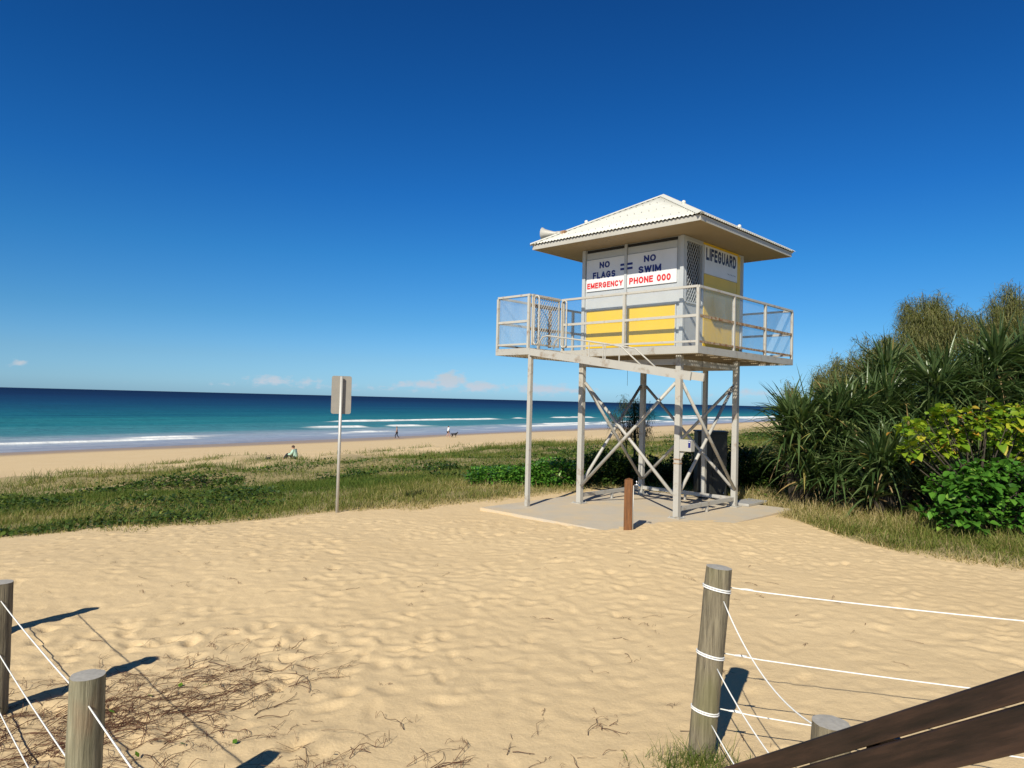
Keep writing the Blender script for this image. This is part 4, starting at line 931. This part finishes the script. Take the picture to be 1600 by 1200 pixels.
# yellow-green shrub and glossy green shrub in front of the screw pines
def twiggy(loc, tips, mat, label, cat, leaf, nleaf, seed, spread=.13):
    x, y = loc; z = zs(x, y); o = empty('round_leaf_shrub', (x, y, z), 0, label, cat); rr = random.Random(seed); mb = MB(); ps = []
    for (a, b_, c_) in tips:
        mid = Vector((a * .5 + rr.uniform(-.1, .1), b_ * .5, c_ * .6)); mb.tube([(a * .1, b_ * .1, -.1), mid, (a, b_, c_)], [.018, .012, .006], 5)
        m_ = nleaf; u = rdir(m_, -.5, .9); p = np.array([x + a, y + b_, z + c_]) + u * spread * R.uniform(.4, 1.3, (m_, 1))
        dr = u * .8 + np.array([0, -.45, .12]) + R.normal(0, .25, (m_, 3)); sz = leaf * R.uniform(.7, 1.2, m_)
        sz *= rr.choice((.6, .8, 1, 1, 1.15)); ps.append(blades(p, dr, sz, sz * R.uniform(.85, 1.05, m_), R.uniform(.1, .7, m_), 4, [.30, .92, 1, .70, .05], .16, np.clip(R.normal(.5, .24, m_), 0, 1)))
    mb.build('stem', MT['bark'], o, smooth=True); leafobj('foliage', ps, mat, o, True); return o
rr = random.Random(3); tips = []
for k in range(66):
    a = rr.uniform(-1.25, 1.5); c_ = 1.1 + .95 * rr.random() ** .8 * (.65 + .35 * min(1, (a + 1.3) / 1.2)); tips.append((a, rr.uniform(-.35, .35), c_))
twiggy((7.65, 11.3), tips, MT['yel'], 'yellow-green round leaved shrub with bare twigs, above the glossy green shrub', 'shrub', .125, 15, 1)
tips = []
for k in range(170):
    a = rr.uniform(-1.1, 1.5); q_ = math.sqrt(max(0, 1 - ((a - .3) / 1.5) ** 2)); b_ = rr.uniform(-.55, .45); tips.append((a, b_, .12 + rr.random() ** .7 * (1.05 * q_)))
twiggy((7.75, 11.0), tips, MT['grn'], 'dense glossy green round leaved shrub at the right edge above the grass verge', 'shrub', .12, 15, 2, .16)

# ------------------------------------------------------------------ tuft at the rope post, verge, debris
def tuft(loc, n_, r_, ln, label, t0=.35):
    x, y = loc; z = zs(x, y); p = np.stack([x + R.normal(0, r_, n_), y + R.normal(0, r_ * .6, n_), np.zeros(n_)], -1); p[:, 2] = zsurf(p[:, 0], p[:, 1]) - .01
    dr = np.stack([R.normal(0, .55, n_), R.normal(0, .55, n_), np.ones(n_)], -1)
    V, F_, T = blades(p, dr, ln * R.uniform(.5, 1.3, n_), R.uniform(.002, .0045, n_), R.uniform(.1, .8, n_), 4, [1, .9, .7, .4, .05], tint=np.clip(R.normal(t0, .22, n_), 0, 1))
    o = mesh_np('grass_tuft', V - np.array([x, y, z]), F_, MT['grass'], None, {'tint': T}); o.location = (x, y, z); return tag(o, label, 'grass tuft')
tuft((1.04, 3.72), 520, .13, .20, 'green grass tuft at the foot of the leaning rope post')
tuft((1.62, 2.75), 160, .08, .20, 'thin grass tuft under the dark handrail')
# dry stems lying on the sand
tw_ = []
rr = random.Random(9)
def stem_curve(x, y, a, ln, r_, lift, depth=0):
    pts = []; n_ = max(4, int(ln / .045)); cx_, cy_ = x, y
    for i in range(n_ + 1):
        t_ = i / n_; pts.append((cx_, cy_, zs(cx_, cy_) + .003 + lift * math.sin(PI * min(1, t_ * 1.15)) + rr.uniform(0, .004)))
        a += rr.gauss(0, .22); cx_ += math.cos(a) * ln / n_; cy_ += math.sin(a) * ln / n_
        if depth < 2 and rr.random() < (.34 if depth == 0 else .2): stem_curve(cx_, cy_, a + rr.choice((-1, 1)) * rr.uniform(.4, 1.2), ln * rr.uniform(.2, .45), r_ * .7, lift * rr.uniform(.4, 1.6), depth + 1)
    mb = MB().tube(pts, [r_ * (1 - .55 * i / n_) for i in range(n_ + 1)], 3, cap=False); tw_.append((np.array(mb.v), np.array(mb.f), np.full(len(mb.v), rr.random() * .8)))
for k in range(330):
    t_ = rr.random(); cx_ = -2.95 + 1.15 * t_ + rr.gauss(0, .30); cy_ = 3.35 + 1.35 * t_ + rr.gauss(0, .34)
    stem_curve(cx_, cy_, rr.gauss(.75, .6), rr.uniform(.08, .42), rr.uniform(.0011, .0032), rr.uniform(0, .03))
for k in range(150): stem_curve(rr.gauss(-2.4, .45), rr.gauss(4.35, .55), rr.uniform(0, 6.28), rr.uniform(.05, .28), rr.uniform(.0010, .0022), rr.uniform(0, .02))
for k in range(70): stem_curve(rr.uniform(-1.9, .6), rr.uniform(3.1, 4.0) + .2 * rr.random(), rr.gauss(.6, .9), rr.uniform(.05, .30), rr.uniform(.0011, .0028), rr.uniform(0, .035))
for k in range(90): stem_curve(rr.uniform(-5, 3.5), rr.uniform(3.8, 9), rr.uniform(0, 6.28), rr.uniform(.03, .16), rr.uniform(.0012, .0025), rr.uniform(0, .02))
for k in range(60): stem_curve(rr.uniform(-3.5, -1.0), rr.uniform(2.9, 5.0), rr.uniform(0, 6.28), rr.uniform(.02, .08), rr.uniform(.001, .002), 0)
V, F_, T = join(tw_); o = mesh_np('dry_stems', V, F_, MT['twig'], None, {'tint': T}); tag(o, 'dry brown vine stems and twigs lying on the sand', 'twigs', kind='stuff')
n_ = 10; x = R.uniform(-2.6, -.9, n_); y = R.uniform(3.2, 4.9, n_); p = np.stack([x, y, zsurf(x, y) + .015], -1)
V, F_, T = blades(p, rdir(n_, -.1, .5), R.uniform(.025, .05, n_), R.uniform(.02, .035, n_), np.zeros(n_), 2, [.3, 1, .1]); o = mesh_np('fallen_leaves', V, F_, MT['yel'], None, {'tint': T * .4}); tag(o, 'few small green leaves among the dry stems', 'leaves', kind='stuff')

# ------------------------------------------------------------------ people and dog
MT['skin'] = simple('skin', (.50, .28, .19), .6, 0, .05); MT['tan'] = simple('tanned_skin', (.36, .19, .12), .6, 0, .05)
MT['hair'] = simple('brown_hair', (.06, .03, .02), .7); MT['white'] = simple('white_cloth', (.80, .80, .80), .8); MT['dcloth'] = simple('dark_cloth', (.02, .02, .03), .8)
MT['mint'] = simple('pale_green_cloth', (.40, .58, .46), .8); MT['gcloth'] = simple('grey_cloth', (.22, .24, .28), .8); MT['dogfur'] = simple('black_fur', (.015, .013, .012), .8)
def person(loc, rz, label, J, skinmat, clothes):
    # J: joint dictionary in metres (x = forward); one continuous skinned body
    o = empty('person', loc, rz, label, 'person')
    names = ['pelvis', 'waist', 'chest', 'neck', 'headlo', 'headhi', 'shL', 'elL', 'wrL', 'haL', 'shR', 'elR', 'wrR', 'haR', 'hipL', 'knL', 'anL', 'toL', 'hipR', 'knR', 'anR', 'toR']
    rad = [.12, .11, .13, .052, .085, .075, .055, .040, .028, .030, .055, .040, .028, .030, .085, .058, .038, .032, .085, .058, .038, .032]
    E_ = [('pelvis', 'waist'), ('waist', 'chest'), ('chest', 'neck'), ('neck', 'headlo'), ('headlo', 'headhi'), ('chest', 'shL'), ('shL', 'elL'), ('elL', 'wrL'), ('wrL', 'haL'), ('chest', 'shR'), ('shR', 'elR'), ('elR', 'wrR'), ('wrR', 'haR'),
          ('pelvis', 'hipL'), ('hipL', 'knL'), ('knL', 'anL'), ('anL', 'toL'), ('pelvis', 'hipR'), ('hipR', 'knR'), ('knR', 'anR'), ('anR', 'toR')]
    mk_skin('body', [J[n] for n in names], [(names.index(a), names.index(b_)) for a, b_ in E_], rad, skinmat, o)
    for cname, js, grow, mat in clothes:
        es = [(js.index(a), js.index(b_)) for a, b_ in E_ if a in js and b_ in js]
        mk_skin(cname, [J[n] for n in js], es, [rad[names.index(n)] * 1.0 + grow for n in js], mat, o)
    h = Vector(J['headhi']); hl = Vector(J['headlo']); MB().sphere((h.x - .015, h.y, h.z + .005), .095, 12, 8, (1.05, .92, .95)).build('hair', clothes[0][3] if False else MT['hair'], o, smooth=True)
    return o
def mk_skin(name, joints, edges, radii, mat, parent):
    me = bpy.data.meshes.new(name); me.from_pydata([tuple(j) for j in joints], edges, []); me.materials.append(mat)
    o = bpy.data.objects.new(name, me); col.objects.link(o); o.parent = parent
    md = o.modifiers.new('skin', 'SKIN'); md.use_smooth_shade = True
    if not me.skin_vertices:
        bpy.context.view_layer.objects.active = o; o.select_set(True)
        bpy.ops.object.modifier_remove(modifier='skin'); bpy.ops.object.modifier_add(type='SKIN'); o.modifiers[-1].use_smooth_shade = True; o.select_set(False)
    sv = me.skin_vertices[0].data
    for i, r_ in enumerate(radii): sv[i].radius = (r_, r_); sv[i].use_root = (i == 0)
    s2 = o.modifiers.new('sub', 'SUBSURF'); s2.levels = 1; s2.render_levels = 2; return o
def stand(stride=.22, arm=.12, H=1.72, lean=.03):
    k = H / 1.72; s_ = stride
    J = dict(pelvis=(0, 0, .93), waist=(lean * .4, 0, 1.08), chest=(lean, 0, 1.30), neck=(lean, 0, 1.46), headlo=(lean + .01, 0, 1.57), headhi=(lean + .015, 0, 1.64),
             shL=(lean, .17, 1.40), elL=(arm * .6, .22, 1.14), wrL=(arm * 1.6, .22, .94), haL=(arm * 2, .22, .86), shR=(lean, -.17, 1.40), elR=(-arm * .6, -.22, 1.14), wrR=(-arm * .9, -.22, .92), haR=(-arm * .9, -.22, .84),
             hipL=(0, .09, .88), knL=(-s_ * .2, .09, .50), anL=(-s_ * 1.3, .09, .16), toL=(-s_ * 1.3 + .14, .09, .05), hipR=(0, -.09, .88), knR=(s_ * .9, -.09, .50), anR=(s_ * .9, -.09, .09), toR=(s_ * .9 + .17, -.09, .035))
    return {a: tuple(v * k for v in b_) for a, b_ in J.items()}
TOP = ['chest', 'waist', 'pelvis', 'shL', 'elL', 'shR', 'elR']; LONG = TOP + ['wrL', 'wrR']; PANTS = ['pelvis', 'hipL', 'knL', 'anL', 'hipR', 'knR', 'anR']; SHORTS = ['pelvis', 'hipL', 'knL', 'hipR', 'knR']
px1, py1 = -15.6, 95.0; px2, py2 = -8.9, 98.5
person((px1, py1, zs(px1, py1) - .02), -2.9, 'person walking along the wet sand in dark leggings, tan top, left of the two walkers', stand(.24), MT['tan'], [('leggings', PANTS, .012, MT['dcloth'])])
person((px2, py2, zs(px2, py2) - .02), .4, 'person in white shirt and dark shorts walking a black dog at the waterline', stand(.18, H=1.65), MT['skin'], [('shirt', LONG, .05, MT['white']), ('shorts', SHORTS[:1] + ['hipL', 'hipR'], .045, MT['dcloth'])])
# seated person facing left (towards the sea)
J = dict(pelvis=(0, 0, .13), waist=(.03, 0, .28), chest=(.10, 0, .46), neck=(.15, 0, .61), headlo=(.18, 0, .70), headhi=(.19, 0, .77), shL=(.10, .17, .56), elL=(.22, .22, .34), wrL=(.40, .16, .34), haL=(.46, .12, .35),
         shR=(.10, -.17, .56), elR=(.22, -.22, .34), wrR=(.40, -.16, .34), haR=(.46, -.12, .35), hipL=(.06, .10, .12), knL=(.45, .14, .38), anL=(.68, .13, .07), toL=(.82, .13, .05), hipR=(.06, -.10, .12), knR=(.45, -.14, .38), anR=(.68, -.13, .07), toR=(.82, -.13, .05))
px3, py3 = -12.55, 40.6; z3 = zs(px3, py3)
person((px3, py3, z3 + .06), math.radians(172), 'person in a pale green hooded top sitting on the dune sand facing left', J, MT['skin'], [('hooded_top', LONG, .04, MT['mint']), ('trousers', PANTS, .02, MT['dcloth'])])
bg_ = empty('beach_bag', (px3 - 1.55, py3 - .1, zs(px3 - 1.55, py3 - .1)), .2, 'dark bag lying on the sand left of the sitting person', 'bag')
mk_skin('bag_body', [(-.25, 0, .12), (0, 0, .16), (.25, 0, .12)], [(0, 1), (1, 2)], [.12, .17, .12], MT['dogfur'], bg_); MB().tube([(-.15, 0, .25), (-.08, 0, .36), (.08, 0, .36), (.15, 0, .25)], .012, 6).build('bag_handle', MT['dcloth'], bg_)
# dog
px4, py4 = px2 + .85, py2 - .1
dg = empty('dog', (px4, py4, zs(px4, py4) - .01), .3, 'black dog walking beside the person in the white shirt', 'dog')
jn = [(-.28, 0, .50), (0, 0, .50), (.26, 0, .50), (.40, 0, .62), (.50, 0, .70), (.62, 0, .66), (-.42, 0, .56), (-.58, 0, .66),
      (.26, .08, .36), (.28, .08, .20), (.27, .08, .03), (.26, -.08, .36), (.20, -.08, .20), (.24, -.08, .03),
      (-.28, .08, .38), (-.20, .08, .28), (-.34, .08, .16), (-.31, .08, .03), (-.28, -.08, .38), (-.16, -.08, .28), (-.27, -.08, .16), (-.24, -.08, .03)]
mk_skin('body', jn, [(0, 1), (1, 2), (2, 3), (3, 4), (4, 5), (0, 6), (6, 7), (2, 8), (8, 9), (9, 10), (2, 11), (11, 12), (12, 13), (0, 14), (14, 15), (15, 16), (16, 17), (0, 18), (18, 19), (19, 20), (20, 21)],
        [.10, .11, .14, .085, .075, .035, .03, .015, .06, .03, .025, .06, .03, .025, .075, .05, .028, .025, .075, .05, .028, .025], MT['dogfur'], dg)
for s_ in (-1, 1): MB().add([(.46, s_ * .03, .76), (.50, s_ * .07, .75), (.47, s_ * .06, .86), (.43, s_ * .06, .76)], [(0, 1, 2), (1, 3, 2), (3, 0, 2), (0, 3, 1)]).build('ear', MT['dogfur'], dg)
